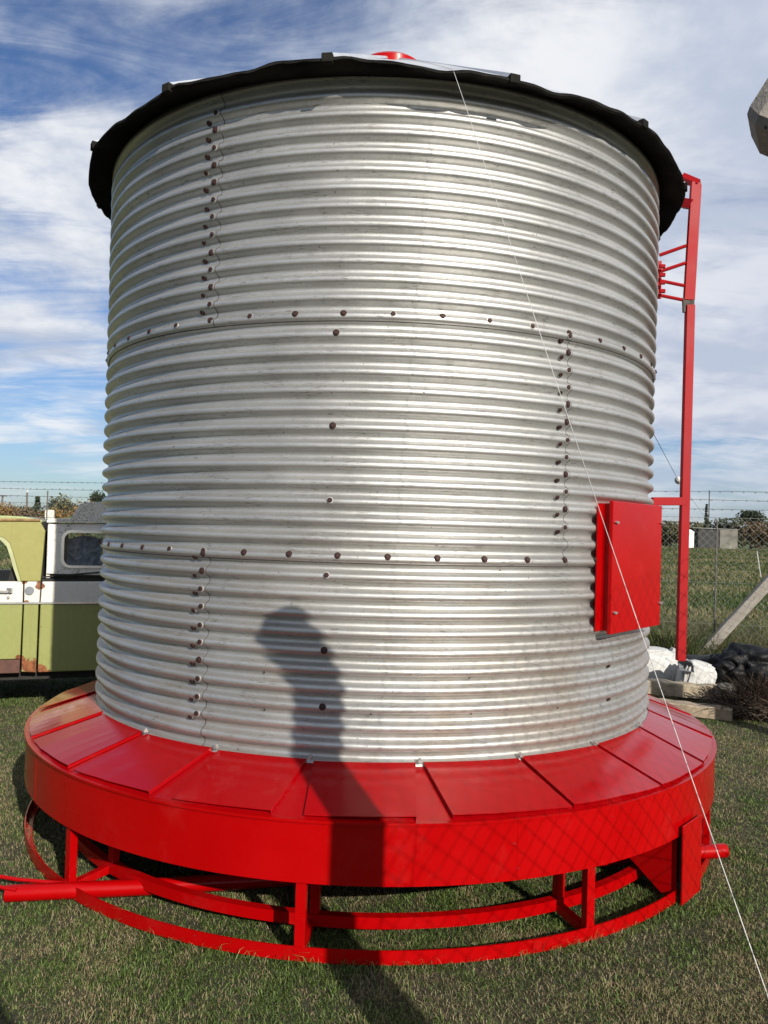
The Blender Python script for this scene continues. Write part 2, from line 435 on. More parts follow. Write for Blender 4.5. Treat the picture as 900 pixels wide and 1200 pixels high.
for i, (o0, o1, i0, i1) in enumerate(PAN):
    mb = MB(); n = 6
    lift0 = .003+random.uniform(0, .002); lift1 = .008+random.uniform(0, .005)
    if o0 > -82: lift0, lift1 = lift1, lift0
    top = []; bot = []
    for j in range(n+1):
        u = j/n; lf = lift0*(1-u)+lift1*u
        # straight sheet: chord between its two corners at both ends
        def cp(r, a0, a1, z):
            p = Vector((r*math.cos(R_(a0)), r*math.sin(R_(a0)), 0)).lerp(Vector((r*math.cos(R_(a1)), r*math.sin(R_(a1)), 0)), u)
            pa = p.normalized()*r; p = p.lerp(pa, .75)
            return Vector((AX+p.x, AY+p.y, z))
        ro2 = DO-.012+random.uniform(-.003, .003)
        top.append((cp(ro2, o0, o1, cone(DO-.012)+lf+.003), cp(DI+.012, i0, i1, cone(DI+.012)+lf*.8+.003)))
    k = len(mb.v)
    for (p, q) in top: mb.v += [tuple(p), tuple(q), tuple(p-Vector((0, 0, .0035))), tuple(q-Vector((0, 0, .0035)))]
    for j in range(n):
        b = j*4; e = b+4
        for f in ((b, e, e+1, b+1), (b+2, b+3, e+3, e+2), (b, b+2, e+2, e), (b+1, e+1, e+3, b+3)): mb.f.append(f); mb.m.append(0)
    for f in ((0, 1, 3, 2), (n*4, n*4+2, n*4+3, n*4+1)): mb.f.append(f); mb.m.append(0)
    # folded edge hanging down to the base on the raised side
    e = n if lift1 > lift0 else 0
    p, q = top[e]
    mb.quadbox([p-Vector((0, 0, max(lift0, lift1)+.006)), q-Vector((0, 0, max(lift0, lift1)+.004)), q-Vector((0, 0, max(lift0, lift1)+.004))+Vector((.001, .001, 0)), p-Vector((0, 0, max(lift0, lift1)+.006))+Vector((.001, .001, 0)), p, q, q+Vector((.001, .001, 0)), p+Vector((.001, .001, 0))])
    mb.build('deck_panel', REDD, binr)
mb = MB()
mb.lathe([(1.913, .292), (1.913, .512), (1.921, .514), (1.921, .524), (1.900, .526), (1.900, .520), (1.909, .510), (1.909, .297), (1.880, .297), (1.880, .292)], 0, 360, 168, AX, AY)
mb.build('skirt', RED, binr, smooth=30)
# band joints
mb = MB()
for a in (-144, -72, 0, 72, 144):
    mb = MB(); t = R_(a); c = Vector((math.cos(t), math.sin(t), 0)); tv = Vector((-c.y, c.x, 0)); p = Vector((AX, AY, 0))+c*1.914
    mb.quadbox([p-tv*.02+Vector((0, 0, .296)), p+tv*.02+Vector((0, 0, .296)), p+tv*.02-c*.01+Vector((0, 0, .296)), p-tv*.02-c*.01+Vector((0, 0, .296)),
                p-tv*.02+Vector((0, 0, .510)), p+tv*.02+Vector((0, 0, .510)), p+tv*.02-c*.01+Vector((0, 0, .510)), p-tv*.02-c*.01+Vector((0, 0, .510))])
    mb.build('skirt_joint', RED, binr)
mb = MB(); mb.lathe([(.001, .335), (1.905, .335), (1.905, .341), (.001, .341)], 0, 360, 64, AX, AY, False); mb.build('floor_plate', REDD, binr)
# rings
mb = MB(); mb.lathe([(1.905, .004), (1.905, .056), (1.899, .056), (1.899, .010), (1.865, .010), (1.865, .004)], 0, 360, 180, AX, AY); mb.build('ground_ring', RED, binr, smooth=30)
mb = MB(); mb.lathe([(1.715, .040), (1.715, .085), (1.675, .085), (1.675, .079), (1.709, .079), (1.709, .040)], 0, 360, 160, AX, AY); mb.build('inner_ring', RED, binr, smooth=30)
LEGA = [-132.2, -97.0, -61.9, -26, 10, 46, 82, 118, 154, -168]
for a in LEGA:
    t = R_(a); c = Vector((math.cos(t), math.sin(t), 0)); tv = Vector((-c.y, c.x, 0)); O_ = Vector((AX, AY, 0))
    def colm(r, z0, z1, w1, w2, nm, da=0):
        t2 = R_(a+da); c2 = Vector((math.cos(t2), math.sin(t2), 0)); tv2 = Vector((-c2.y, c2.x, 0))
        mb = MB(); p = O_+c2*r
        mb.quadbox([p+x*w1/2*tv2+y*w2/2*c2+Vector((0, 0, z)) for z in (z0, z1) for x, y in ((-1, -1), (1, -1), (1, 1), (-1, 1))])
        mb.build(nm, RED, binr, bevel=.002)
    colm(1.882, .010, .30, .040, .034, 'leg')
    colm(1.690, .084, .338, .040, .034, 'inner_leg', .5)
    mb = MB(); mb.bar(O_+c*1.69+Vector((0, 0, .055)), O_+c*1.87+Vector((0, 0, .030)), .034, .034); mb.build('base_strut', RED, binr, bevel=.002)
# auger tube with its little hitch rods
p0, p1 = Vector((-1.535, 3.375, .030)), Vector((-.95, 3.375, .050)); p2 = Vector((1.695, 3.927, .075))
mb = MB(); mb.tube([p0, p0.lerp(p2, .19)+Vector((0, -.02, 0)), p2], .034, 16); tb = mb.build('auger_tube', RED, binr, smooth=40)
mb = MB(); mb.tube([p0+Vector((.25, .06, .02)), p0+Vector((.02, .055, .035)), p0+Vector((-.14, .07, .05))], .008, 8)
mb.tube([p0+Vector((.05, -.02, .025)), p0+Vector((-.15, .0, .045))], .008, 8); mb.build('hitch_rod', RED, tb, smooth=40)
mb = MB(); mb.tube([p2-Vector((.003, .001, 0)), p2+Vector((.012, .0026, 0))], .034, 16); mb.build('end_cap', RED, tb, smooth=40)
# discharge chute at the right
t = R_(-41.9); c = Vector((math.cos(t), math.sin(t), 0)); tv = Vector((-c.y, c.x, 0)); O_ = Vector((AX, AY, 0))
def cq(r, s, z): return O_+c*r+tv*s+Vector((0, 0, z))
mb = MB(); mb.quadbox([cq(1.928, -.108, .006), cq(1.928, .108, .006), cq(1.936, .108, .006), cq(1.936, -.108, .006), cq(1.928, -.108, .346), cq(1.928, .108, .346), cq(1.936, .108, .346), cq(1.936, -.108, .346)])
ch = mb.build('discharge_chute', RED, binr, bevel=.002)
for sg in (-1, 1):
    mb = MB(); pr = [(1.46, .300), (1.46, .335), (1.90, .335), (1.90, .020), (1.84, .020)]
    mb.add([cq(r, sg*.085-.003, z) for r, z in pr]+[cq(r, sg*.085+.003, z) for r, z in pr], [tuple(range(5)), tuple(range(9, 4, -1))]+[(i, (i+1) % 5, (i+1) % 5+5, i+5) for i in range(5)])
    mb.build('chute_side', RED, ch)
    mb = MB(); mb.quadbox([cq(1.90, sg*.060-.003, .01), cq(1.90, sg*.060+.003, .01), cq(1.928, sg*.060+.003, .01), cq(1.928, sg*.060-.003, .01), cq(1.90, sg*.060-.003, .29), cq(1.90, sg*.060+.003, .29), cq(1.928, sg*.060+.003, .29), cq(1.928, sg*.060-.003, .29)]); mb.build('chute_gap_shade', IRON, ch)  # dark strip standing in for shadow behind the front plate's overhang
mb = MB(); mb.quadbox([cq(1.46, -.080, .296), cq(1.46, .080, .296), cq(1.84, .080, .022), cq(1.84, -.080, .022), cq(1.46, -.080, .302), cq(1.46, .080, .302), cq(1.845, .080, .028), cq(1.845, -.080, .028)]); mb.build('chute_floor', RED, ch)
# small clips at the foot of the wall
for a in (-129.6, -114.0, -98.6, -82.4, -66.2, -50.0, -32.3):
    t = R_(a); c = Vector((math.cos(t), math.sin(t), 0)); tv = Vector((-c.y, c.x, 0)); p = O_+c*1.588+Vector((0, 0, .655))
    mb = MB(); mb.bar(p-c*.008, p+c*.012, .014, .010); mb.tube([p+Vector((0, 0, .004)), p+Vector((0, 0, .012))], .006, 6)
    mb.build('wall_clip', WASH, binr)

# control box on the wall
t = R_(-40); n_ = Vector((math.cos(t), math.sin(t), 0)); tv = Vector((-n_.y, n_.x, 0))
def bp(r, s, z): return O_+n_*r+tv*s+Vector((0, 0, z))
S0, S1_, FR = -.262, .325, 1.612
def tbox(r0, r1, s0, s1, z0, z1): return [bp(r, s, z) for z in (z0, z1) for r, s in ((r0, s0), (r1, s0), (r1, s1), (r0, s1))]
mb = MB(); mb.quadbox(tbox(1.50, FR-.010, S0+.012, S1_-.012, 1.160, 1.742)); cbx = mb.build('control_box', RED, binr, bevel=.002)
mb = MB(); mb.quadbox(tbox(FR-.012, FR+.008, S0, S1_, 1.148, 1.752)); mb.build('box_lid', RED, cbx, bevel=.003)
mb = MB(); mb.quadbox(tbox(1.558, 1.564, S0-.034, S0+.02, 1.160, 1.735)); mb.build('box_flange', RED, cbx)
mb = MB()
for s, z in ((S0+.03, 1.655), (S0+.03, 1.245), (S1_-.012, 1.665), (S1_-.012, 1.26)):
    p = bp(FR+.008, s, z); mb = MB(); mb.tube([p, p+n_*.012], .007, 8); mb.bar(p+n_*.010-tv*.014, p+n_*.010+tv*.014, .006, .006); mb.build('box_catch', WASH, cbx)

# ladder seen from its side, hanging from the eave
LY = 4.50
def LP(x, y, dy=0): return at(x, y, LY+dy)
lad = None
mb = MB()
top, mid, bot = LP(815, 214), LP(806, 358), LP(797.5, 774)
mb.bar(LP(806.5, 352), top, .052, .03, (0, 1, 0)); lad = mb.build('ladder', REDM, binr, bevel=.002)
mb = MB(); mb.bar(LP(810.5, 352, .42), LP(818.5, 217, .42), .030, .03, (0, 1, 0)); mb.bar(top, LP(818.5, 217, .42), .03, .03); mb.build('rear_rail', REDM, lad)
mb = MB(); mb.bar(bot, LP(808.5, 358), .046, .042, (0, 1, 0)); mb.build('lower_post', REDM, lad, bevel=.002)
mb = MB(); mb.bar(LP(804.5, 349), LP(805, 366), .045, .02, (0, 1, 0)); mb.bar(LP(811, 350), LP(811, 362), .02, .02, (0, 1, 0)); mb.build('joint_bracket', IRON, lad)
mb = MB(); mb.bar(LP(819, 216), LP(800, 208, .05), .03, .05, (0, 1, 0)); mb.build('top_hook', REDM, lad)
mb = MB(); mb.bar(LP(800, 238, .05), LP(812, 240), .05, .05); mb.build('eave_bracket', REDM, lad)
for (ya, yb, xa, dyb) in ((299, 288, 773, .12), (318, 308, 774, .12), (329, 335, 774, .12), (346, 352, 773, .12)):
    mb = MB(); mb.tube([at(xa, ya, LY+.02), LP(804 if yb < 330 else 803, yb)], .010, 8); mb.build('stay_rod', REDM, lad, smooth=40)
mb = MB(); mb.bar(at(772, 306, LY+.02), at(771.5, 350, LY+.02), .03, .012, (0, 1, 0))
for y in (312, 322, 331, 341):
    p = at(773, y, LY-.02); mb.tube([p, p+Vector((.03, 0, 0))], .012, 6)
mb.build('wall_plate', REDM, lad)
mb = MB(); mb.bar(at(764, 587.5, LY-.0), LP(803, 587.5), .045, .045); mb.build('lower_arm', REDM, lad, bevel=.002)

# ------------------------------------------------------------------ ground
def m_ground():
    m, t = mat('grass_soil')
    big = t.noise(t.obj, .55, 6, .6); mid = t.noise(t.obj, 3.1, 6, .62); fin = t.noise(t.obj, 60, 6, .7)
    c = t.mix(t.ramp(mid, .35, .65), (.019, .027, .009), (.037, .040, .016))
    c = t.mix(t.math('MULTIPLY', t.ramp(big, .42, .7), .6), c, (.075, .054, .034))
    c = t.mix(t.ramp(fin, .5, .7), c, (.14, .125, .07))
    c = t.mix(t.ramp(fin, .48, .3), c, (.014, .016, .008))
    t.set(t.b, 'Base Color', c); t.set(t.b, 'Roughness', .95)
    bump(t, fin, .8, .03)
    return m
def m_field():
    m, t = mat('pasture')
    big = t.noise(t.mapv(t.obj, (1, .35, 1)), .09, 6, .6); mid = t.noise(t.obj, .35, 9, .7); fin = t.noise(t.mapv(t.obj, (1, .5, 1)), 1.7, 8, .75)
    c = t.mix(t.ramp(mid, .35, .65), (.053, .094, .021), (.09, .122, .034))
    c = t.mix(t.math('MULTIPLY', t.ramp(big, .48, .62), .6), c, (.13, .12, .05))
    c = t.mix(t.ramp(fin, .55, .75), c, (.15, .15, .07))
    c = t.mix(t.ramp(fin, .45, .25), c, (.03, .045, .012))
    t.set(t.b, 'Base Color', c); t.set(t.b, 'Roughness', .95); bump(t, mid, .7, .2)
    return m
def grid(name, x0, x1, y0, y1, nx, ny, zf, m):
    xs = np.linspace(x0, x1, nx); ys = np.linspace(y0, y1, ny)
    X, Y = np.meshgrid(xs, ys, indexing='ij'); Z = zf(X, Y)
    v = np.stack([X.ravel(), Y.ravel(), Z.ravel()], 1)
    i, j = np.meshgrid(np.arange(nx-1), np.arange(ny-1), indexing='ij'); b = (i*ny+j).ravel()
    return npmesh(name, v, np.stack([b, b+ny, b+ny+1, b+1], 1), m, smooth=True)
def gz(X, Y): return -.010+.008*np.sin(X*2.1+.4)*np.cos(Y*1.7)+.004*np.sin(X*7+Y*5)
tag(grid('ground', -900, 900, -40, 1500, 40, 50, lambda X, Y: -.06+0*X, m_field()), kind='structure')
tag(grid('yard', -34, 30, -30, 14, 220, 150, gz, m_ground()), kind='structure')

# grass blades -------------------------------------------------------------
def vn(x, y, s, seed):
    g = np.random.default_rng(seed).random((64, 64)); xs = x*s; ys = y*s
    i = np.floor(xs).astype(int); j = np.floor(ys).astype(int); u = xs-i; v = ys-j; u = u*u*(3-2*u); v = v*v*(3-2*v)
    a = g[i % 64, j % 64]; b = g[(i+1) % 64, j % 64]; c = g[i % 64, (j+1) % 64]; d = g[(i+1) % 64, (j+1) % 64]
    return a*(1-u)*(1-v)+b*u*(1-v)+c*(1-u)*v+d*u*v
def m_blade(name, ca, cb_, dry):
    m, t = mat(name)
    at_ = t.new('ShaderNodeAttribute', attribute_name='tint').outputs['Fac']; dr = t.new('ShaderNodeAttribute', attribute_name='dry').outputs['Fac']
    c = t.mix(at_, ca, cb_); c = t.mix(dr, c, dry)
    t.set(t.b, 'Base Color', c); t.set(t.b, 'Roughness', .55); t.set(t.b, 'Specular IOR Level', .35)
    tr = t.new('ShaderNodeBsdfTranslucent', i_Color=c); mx = t.new('ShaderNodeMixShader', i_0=.22); t.l.new(t.b.outputs[0], mx.inputs[1]); t.l.new(tr.outputs[0], mx.inputs[2])
    t.l.new(mx.outputs[0], [n for n in t.n if n.type == 'OUTPUT_MATERIAL'][0].inputs[0])
    return m
def blades(name, x, y, h, wd, lean, mat_, dryf, seed, label=None, cat=None):
    n = len(x); g = np.random.default_rng(seed)
    z = gz(x, y)
    az = g.random(n)*2*PI; la = g.random(n)*2*PI; ln = lean*(.25+g.random(n))*h
    dx, dy = np.cos(az)*wd/2, np.sin(az)*wd/2
    lx, ly = np.cos(la)*ln, np.sin(la)*ln
    v = np.empty((n, 5, 3))
    v[:, 0] = np.stack([x-dx, y-dy, z-.005], 1); v[:, 1] = np.stack([x+dx, y+dy, z-.005], 1)
    v[:, 2] = np.stack([x+dx*.7+lx*.4, y+dy*.7+ly*.4, z+h*.55], 1); v[:, 3] = np.stack([x-dx*.7+lx*.4, y-dy*.7+ly*.4, z+h*.55], 1)
    v[:, 4] = np.stack([x+lx, y+ly, z+h*(1-.35*np.minimum(1, lean))], 1)
    b = np.arange(n)*5
    f = np.concatenate([np.stack([b, b+1, b+2], 1), np.stack([b, b+2, b+3], 1), np.stack([b+3, b+2, b+4], 1)])
    tint = np.repeat(g.random(n)**2.0, 5); dry = np.repeat(dryf, 5)
    o = npmesh(name, v.reshape(-1, 3), f, mat_, attrs={'tint': tint, 'dry': dry})
    return o
BL = m_blade('turf_blade', (.034, .066, .010), (.185, .265, .066), (.33, .25, .15))
g = np.random.default_rng(3)
# density falls with distance from the camera
N = 1450000
d = 1.5+ (g.random(N)**1.25)*8.5; an = (g.random(N)-.5)*R_(100); 
x = d*np.sin(an); y = d*np.cos(an)
dist0 = np.hypot(x-AX, y-AY)
keep = (dist0 > .0)
X_, Y_ = x+40+.8*vn(x+40, y+40, 2.2, 91), y+40+.8*vn(x+40, y+40, 2.2, 92)
patch = .42*vn(X_, Y_, 1.7, 1)+.30*vn(X_*.8+Y_*.6, Y_*.8-X_*.6+70, 4.6, 2)+.28*vn(X_, Y_, 15.0, 5)
thin = .45*vn(X_*.6+Y_*.8, Y_*.6-X_*.8+90, 2.6, 9)+.30*vn(X_, Y_, 8.5, 10)+.25*vn(X_, Y_, 22., 13)
spot_ = np.exp(-(((x+.95)/.30)**2+((y-2.60)/.12)**2))
bare = np.clip((thin-.30)*4, 0, 1)*(1-.9*spot_)
keep &= g.random(N) < .42+.58*bare
x, y, d, patch = x[keep], y[keep], d[keep], patch[keep]; n = len(x); bare_k = bare[keep]
dryp = np.clip((patch-.52)*3.2+.10+.36*np.clip((x-.1)*.7, 0, 1)+.5*np.exp(-(((x+.75)/.5)**2+((y-2.55)/.18)**2)), .06, .78)
dryp = np.maximum(dryp, .65*(1-bare_k))
dryf = (g.random(n) < dryp)*(.45+.55*g.random(n))
h = (.008+.024*g.random(n)**1.7)*(1-.25*dryf)
h *= np.where(g.random(n) < .02, 1.9, 1)
rd = np.hypot(x-AX, y-AY); h *= np.where((np.abs(rd-1.90) < .05) & (g.random(n) < .35), 1.2+1.6*g.random(n), 1)
grass = blades('grass', x, y, h, .0009+.0014*g.random(n)+.00036*d, 1.1, BL, dryf, 11)
tag(grass, kind='stuff')

# tall rough grass by the rear fence
TL = m_blade('rough_grass', (.032, .056, .010), (.085, .118, .03), (.25, .20, .105))
def clump_pts(n, x0, x1, y0, y1, seed, cl):
    g = np.random.default_rng(seed); cx = x0+(x1-x0)*g.random(cl); cy = y0+(y1-y0)*g.random(cl); k = g.integers(0, cl, n)
    return cx[k]+g.normal(0, .10, n), cy[k]+g.normal(0, .10, n), k
n = 200000; x, y, k = clump_pts(n, -9, 8.5, 8.3, 15.5, 21, 2600)
kk = np.random.default_rng(5).random(2600)[k]; kd = np.random.default_rng(6).random(2600)[k]; g = np.random.default_rng(22)
fl = y-(10.75-.249*(x-4)); keep = (fl > -.9-.5*kd)
tall = np.where(fl < 0, np.clip(1+fl/1.6, .15, 1), np.clip(1.1-fl/5.5, .25, 1))
x, y, kk, kd, tall = x[keep], y[keep], kk[keep], kd[keep], tall[keep]; n = len(x)
ra = tag(blades('rough_grass', x, y, (.16+.66*kk)*(.45+.55*g.random(n))*tall, .004+.006*g.random(n), .9, TL, np.where(g.random(n) < kd*.85, .3+.7*g.random(n), .0), 23), kind='stuff')
g = np.random.default_rng(71); n = 900; cx, cy = at(782, 765, 10.05).x, 10.05
ts = blades('tussock_plant', cx+g.normal(0, .16, n), cy+g.normal(0, .12, n), .35+.45*g.random(n), .006+.005*g.random(n), 1.1, TL, (g.random(n) < .4)*g.random(n), 72)
tag(ts, 'big tussock of long arching blades by the fence behind the red ladder post', 'plant')
# pasture tufts behind the fence
n = 280000; g = np.random.default_rng(31); dd = 11+ 105*g.random(n)**1.9; an = R_(-30)+R_(60)*g.random(n); x = dd*np.sin(an); y = dd*np.cos(an)
keep = y > 11.3-.249*(x-4); x, y, dd = x[keep], y[keep], dd[keep]; n = len(x)
pd_ = vn(x+90, y+90, .35, 40)
pg = blades('pasture_grass', x, y, .04+.12*g.random(n)*(.5+pd_)+.0012*dd, .004+.0010*dd, .9, TL, np.where(g.random(n) < np.clip((pd_-.3)*1.6, .1, .8), .3+.6*g.random(n), .0), 33)
tag(pg, kind='stuff')

# ------------------------------------------------------------------ fences
def mesh_wire(p, q, z0, z1, dia, r, parent, lean=0):
    p = Vector((p[0], p[1], 0)); q = Vector((q[0], q[1], 0)); L = (q-p).length; u = (q-p)/L; nrm = Vector((-u.y, u.x, 0)); H = z1-z0
    mb = MB(); k = -int(H/dia)-1
    while k*dia < L:
        for sg in (1, -1):
            s0 = k*dia if sg > 0 else k*dia+H; s1 = s0+sg*H
            a, b = 0., 1.
            # clip to 0..L
            ds = s1-s0
            for lo in (0, L):
                tt = (lo-s0)/ds
                if (lo == 0) == (ds > 0): a = max(a, tt)
                else: b = min(b, tt)
            if b-a > .01:
                A = p+u*(s0+ds*a)+Vector((0, 0, z0+H*a))+nrm*.0015*sg; B = p+u*(s0+ds*b)+Vector((0, 0, z0+H*b))+nrm*.0015*sg
                mb.tube([A, B], r, 4, False)
        k += 1
    return mb.build('wire_mesh', WIRE, parent, fixn=False)
def barbed(p, q, z, parent, seed):
    rg = random.Random(seed); p = Vector((*p, z)); q = Vector((*q, z)); L = (q-p).length; mb = MB()
    n = int(L/1.2); pts = [p.lerp(q, i/n)+Vector((0, 0, rg.uniform(-.012, .012))) for i in range(n+1)]
    mb.tube(pts, .0028, 5, False)
    s = .06
    while s < L:
        c = p.lerp(q, s/L); e = Vector((rg.uniform(-1, 1), rg.uniform(-1, 1), rg.uniform(-1, 1))).normalized()*.016
        mb.tube([c-e, c+e], .0022, 4, False); mb.tube([c+Vector((.012, 0, .0))-e.orthogonal()*.9, c+Vector((.012, 0, 0))+e.orthogonal()*.9], .0022, 4, False)
        s += .13+rg.uniform(-.02, .02)
    return mb.build('barbed_wire', IRON, parent, fixn=False)
C1 = (5.55, 10.35); LF = (-9.5, 14.05)
def fl_y(x): return C1[1]+(x-C1[0])*(LF[1]-C1[1])/(LF[0]-C1[0])
rf = empty('chain_link_fence', ((C1[0]+LF[0])/2, (C1[1]+LF[1])/2, 0), 'chain link fence with three barbed strands running behind the bin and the pickup', 'fence')
mesh_wire(C1, LF, .05, 1.86, .105, .0016, rf)
for i, z in enumerate((1.965, 2.09, 2.20)): barbed(C1, LF, z, rf, i)
mb = MB(); mb.tube([(*C1, 1.86), (*LF, 1.86)], .003, 5); mb.tube([(*C1, 1.0), (*LF, 1.0)], .0025, 5); mb.tube([(*C1, .45), (*LF, .45)], .0025, 5); mb.build('line_wire', WIRE, rf)
GREYP = simple('grey_post_metal', (.12, .11, .10), .7, .2, .3, 9)
for px_, x in ((840, None), (52, None), (-60, None)):
    d = ray(px_, 640); x = d.x/d.y
    Yp = (C1[1]-C1[0]*(LF[1]-C1[1])/(LF[0]-C1[0]))/(1-x*(LF[1]-C1[1])/(LF[0]-C1[0]))
    X = x*Yp; mb = MB(); mb.tube([(X, Yp+.03, -.1), (X+.01, Yp+.03, 1.84 if px_ > 700 else 2.06)], .012, 8); mb.build('fence_post', GREYP, rf, smooth=40)
X = .4352*10.58; mb = MB(); X = at(831, 590, 10.65).x; mb.tube([(X, fl_y(X), 1.86), (X, fl_y(X), 2.22)], .006, 6); mb.build('strand_spacer', IRON, rf)
def post_poly(mb, pts, w, wt=None):
    for i in range(len(pts)-1): mb.bar(pts[i], pts[i+1], w, w if wt is None else wt, (.45, .89, 0))
P1 = Vector((.855, 1.14, 0)); TIP = Vector((.602, 1.28, 2.315))
side_u = (Vector((*C1, 0))-P1).normalized()
def bent_post(mb, base, tipd, hb=2.12, w=.135, n_tip=None):
    """square concrete post with an arm bent towards the yard, one continuous skin with a chamfered end"""
    u = side_u; v = Vector((-u.y, u.x, 0))
    B = base+Vector((0, 0, hb)); T = base+tipd
    ad = (T-B).normalized(); av = Vector((ad.x, ad.y, 0)).normalized(); au = Vector((-av.y, av.x, 0))
    secs = [(base+Vector((0, 0, -.2)), u, v, 1.08), (B-Vector((0, 0, .05)), u, v, 1.0)]
    upv = au.cross(ad).normalized(); 
    if upv.dot(v) < 0: upv = -upv; 
    a2 = au if au.dot(u) > 0 else -au
    mixu = (u+a2).normalized()
    secs += [(B+ad*.09, a2, upv, .98), (T-ad*.025, a2, upv, .95), (T, a2, upv, .72)]
    k = len(mb.v); h = w/2
    for p, a_, b_, s in secs:
        c_ = h*.82
        for x_, y_ in ((-h, -c_), (-c_, -h), (c_, -h), (h, -c_), (h, c_), (c_, h), (-c_, h), (-h, c_)): mb.v.append(tuple(p+a_*x_*s+b_*y_*s))
    for i in range(len(secs)-1):
        for j in range(8):
            mb.f.append((k+i*8+j, k+i*8+(j+1) % 8, k+i*8+8+(j+1) % 8, k+i*8+8+j)); mb.m.append(0)
    mb.f.append(tuple(k+j for j in range(8))[::-1]); mb.f.append(tuple(k+(len(secs)-1)*8+j for j in range(8))); mb.m += [0]*2
sf = empty('chain_link_fence', (P1.x, P1.y, 0), 'chain link fence on bent pebbled concrete posts along the right side of the yard', 'fence')
tipd = TIP-P1
for s, hb, td in ((0, 2.13, tipd), (5.75, 2.02, Vector((-.22, .10, 2.30))), (10.4, 2.02, Vector((-.22, .12, 2.30)))):
    mb = MB(); bent_post(mb, P1+side_u*s, td, hb); mb.build('concrete_post', CONC, sf)
mesh_wire(P1+side_u*.07, C1, .05, 1.93, .105, .0013, sf)
# diagonal concrete brace at the far corner
mb = MB(); a_, b_ = at(822, 768, 10.5), at(915, 667, 10.25); mb.bar(a_-(b_-a_)*.05, b_+(b_-a_)*.25, .15, .13); mb.build('brace', CONC, sf, bevel=.015)

# ------------------------------------------------------------------ cable and wire
E_ = Vector((.225, 3.165, 3.478)); A_ = at(900, 1145, 1.62)
pts = []
end = E_+(A_-E_)*1.30
pts = []
for q_ in (.93, .7, .5, .3, .15, .05, .005):
    a_ = -83+2*(1-q_); r_, z_ = roof_pt(a_, q_); pts.append(Vector((AX+r_*math.cos(R_(a_)), AY+r_*math.sin(R_(a_)), z_+.004)))
E_ = pts[-1]+Vector((0, -.012, .0))
for i in range(1, 17):
    u = i/16; pts.append(E_.lerp(end, u)+Vector((0, 0, -.05*math.sin(PI*u))))
mb = MB(); mb.tube(pts, .0011, 6); tag(mb.build('cable', CABLE, smooth=60), 'thin pale cable strained from the bin roof down across its front to the right', 'cable')
far = at(840, 640, 60); s0 = Vector((1.50, 5.35, 2.10)); s1 = at(795, 563, 9.0)
s0 = at(764, 505, 5.6)
mb = MB(); mb.tube([s0, s1, at(832, 614, 30)], .0022, 5); gw = mb.build('stay_wire', IRON); tag(gw, 'thin dark stay wire with a white insulator going off behind the red ladder', 'wire')
mb = MB(); dv = (s1-s0).normalized(); mb.tube([s1-dv*.10, s1-dv*.06, s1-dv*.03, s1, s1+dv*.03, s1+dv*.06, s1+dv*.10], [.015, .04, .022, .042, .022, .04, .015], 10); mb.build('insulator', SACK, gw, smooth=50)

# ------------------------------------------------------------------ pickup truck (local: x along the side, y away from camera, z up)
def m_body(name, col, rustc, amount, scale=3.0, speck=None, spots=()):
    m, t = mat(name)
    n = t.noise(t.obj, scale, 8, .68); f = t.noise(t.obj, 30, 5, .65)
    c = t.mix(t.ramp(f, .3, .7), tuple(x*.93 for x in col), tuple(min(1, x*1.05) for x in col))
    if speck:
        sp_ = t.noise(t.obj, 75, 4, .7); gate = t.noise(t.obj, 4.5, 4, .6)
        c = t.mix(t.math('MULTIPLY', t.ramp(sp_, .50, .60), t.ramp(gate, speck[0], speck[0]+.16)), c, speck[1])
    for sx, sz, sr in spots:                # rust eating in round one corner
        dn = t.new('ShaderNodeVectorMath', operation='DISTANCE'); t.set(dn, 0, t.mapv(t.obj, (1, 0, 1))); dn.inputs[1].default_value = (sx, 0, sz)
        n = t.math('ADD', n, t.math('MULTIPLY', t.math('MAXIMUM', t.math('SUBTRACT', 1.0, t.math('DIVIDE', dn.outputs['Value'], sr)), 0.0), .42))
    rm = t.ramp(n, .72-amount, .745-amount)
    c = t.mix(rm, c, t.mix(t.ramp(f, .4, .6), rustc, tuple(x*.4 for x in rustc)))
    ch_ = t.math('MULTIPLY', t.ramp(t.noise(t.obj, 26, 3, .6), .66, .69), t.ramp(t.noise(t.obj, 3.3, 3, .6), .50, .62))
    c = t.mix(t.math('MULTIPLY', ch_, .85), c, tuple(x*.5 for x in rustc))
    run = t.noise(t.mapv(t.obj, (22, 22, 1.2)), 1.6, 4, .6); c = t.mix(t.math('MULTIPLY', t.ramp(run, .52, .75), .35), c, tuple(.55*a_+.45*b_*.5 for a_, b_ in zip(col, rustc)))
    bump(t, t.noise(t.obj, 2.6, 3, .5), .25, .03)
    t.set(t.b, 'Base Color', c); t.set(t.b, 'Roughness', t.math('ADD', .38, t.math('MULTIPLY', rm, .5)))
    return m
GREEN = m_body('faded_green_paint', (.235, .25, .080), (.26, .085, .030), .03, 9.0, None, ((.232, .37, .15), (.345, .335, .085), (.165, .45, .05), (-.5, .43, .10)))
MUST = m_body('faded_mustard_green_paint', (.262, .252, .074), (.25, .09, .03), .03)
WHITEP = m_body('chalky_white_paint', (.62, .60, .54), (.24, .10, .045), .09, 10, None, ((.18, 1.085, .045), (.305, 1.05, .05), (.20, .91, .035), (-.2, 1.09, .05)))
LICHEN = m_body('lichened_white_paint', (.72, .70, .63), (.26, .17, .11), .05, 4, (.36, (.20, .19, .15)))
LICHL = m_body('lightly_lichened_white_paint', (.74, .72, .66), (.28, .16, .09), .03, 4, (.50, (.16, .15, .11)))
RUSTB = simple('rust_patch', (.14, .055, .03), .9, 0, .6, 18, .4)
SILL = simple('brown_primer', (.085, .035, .025), .75, 0, .4, 9)
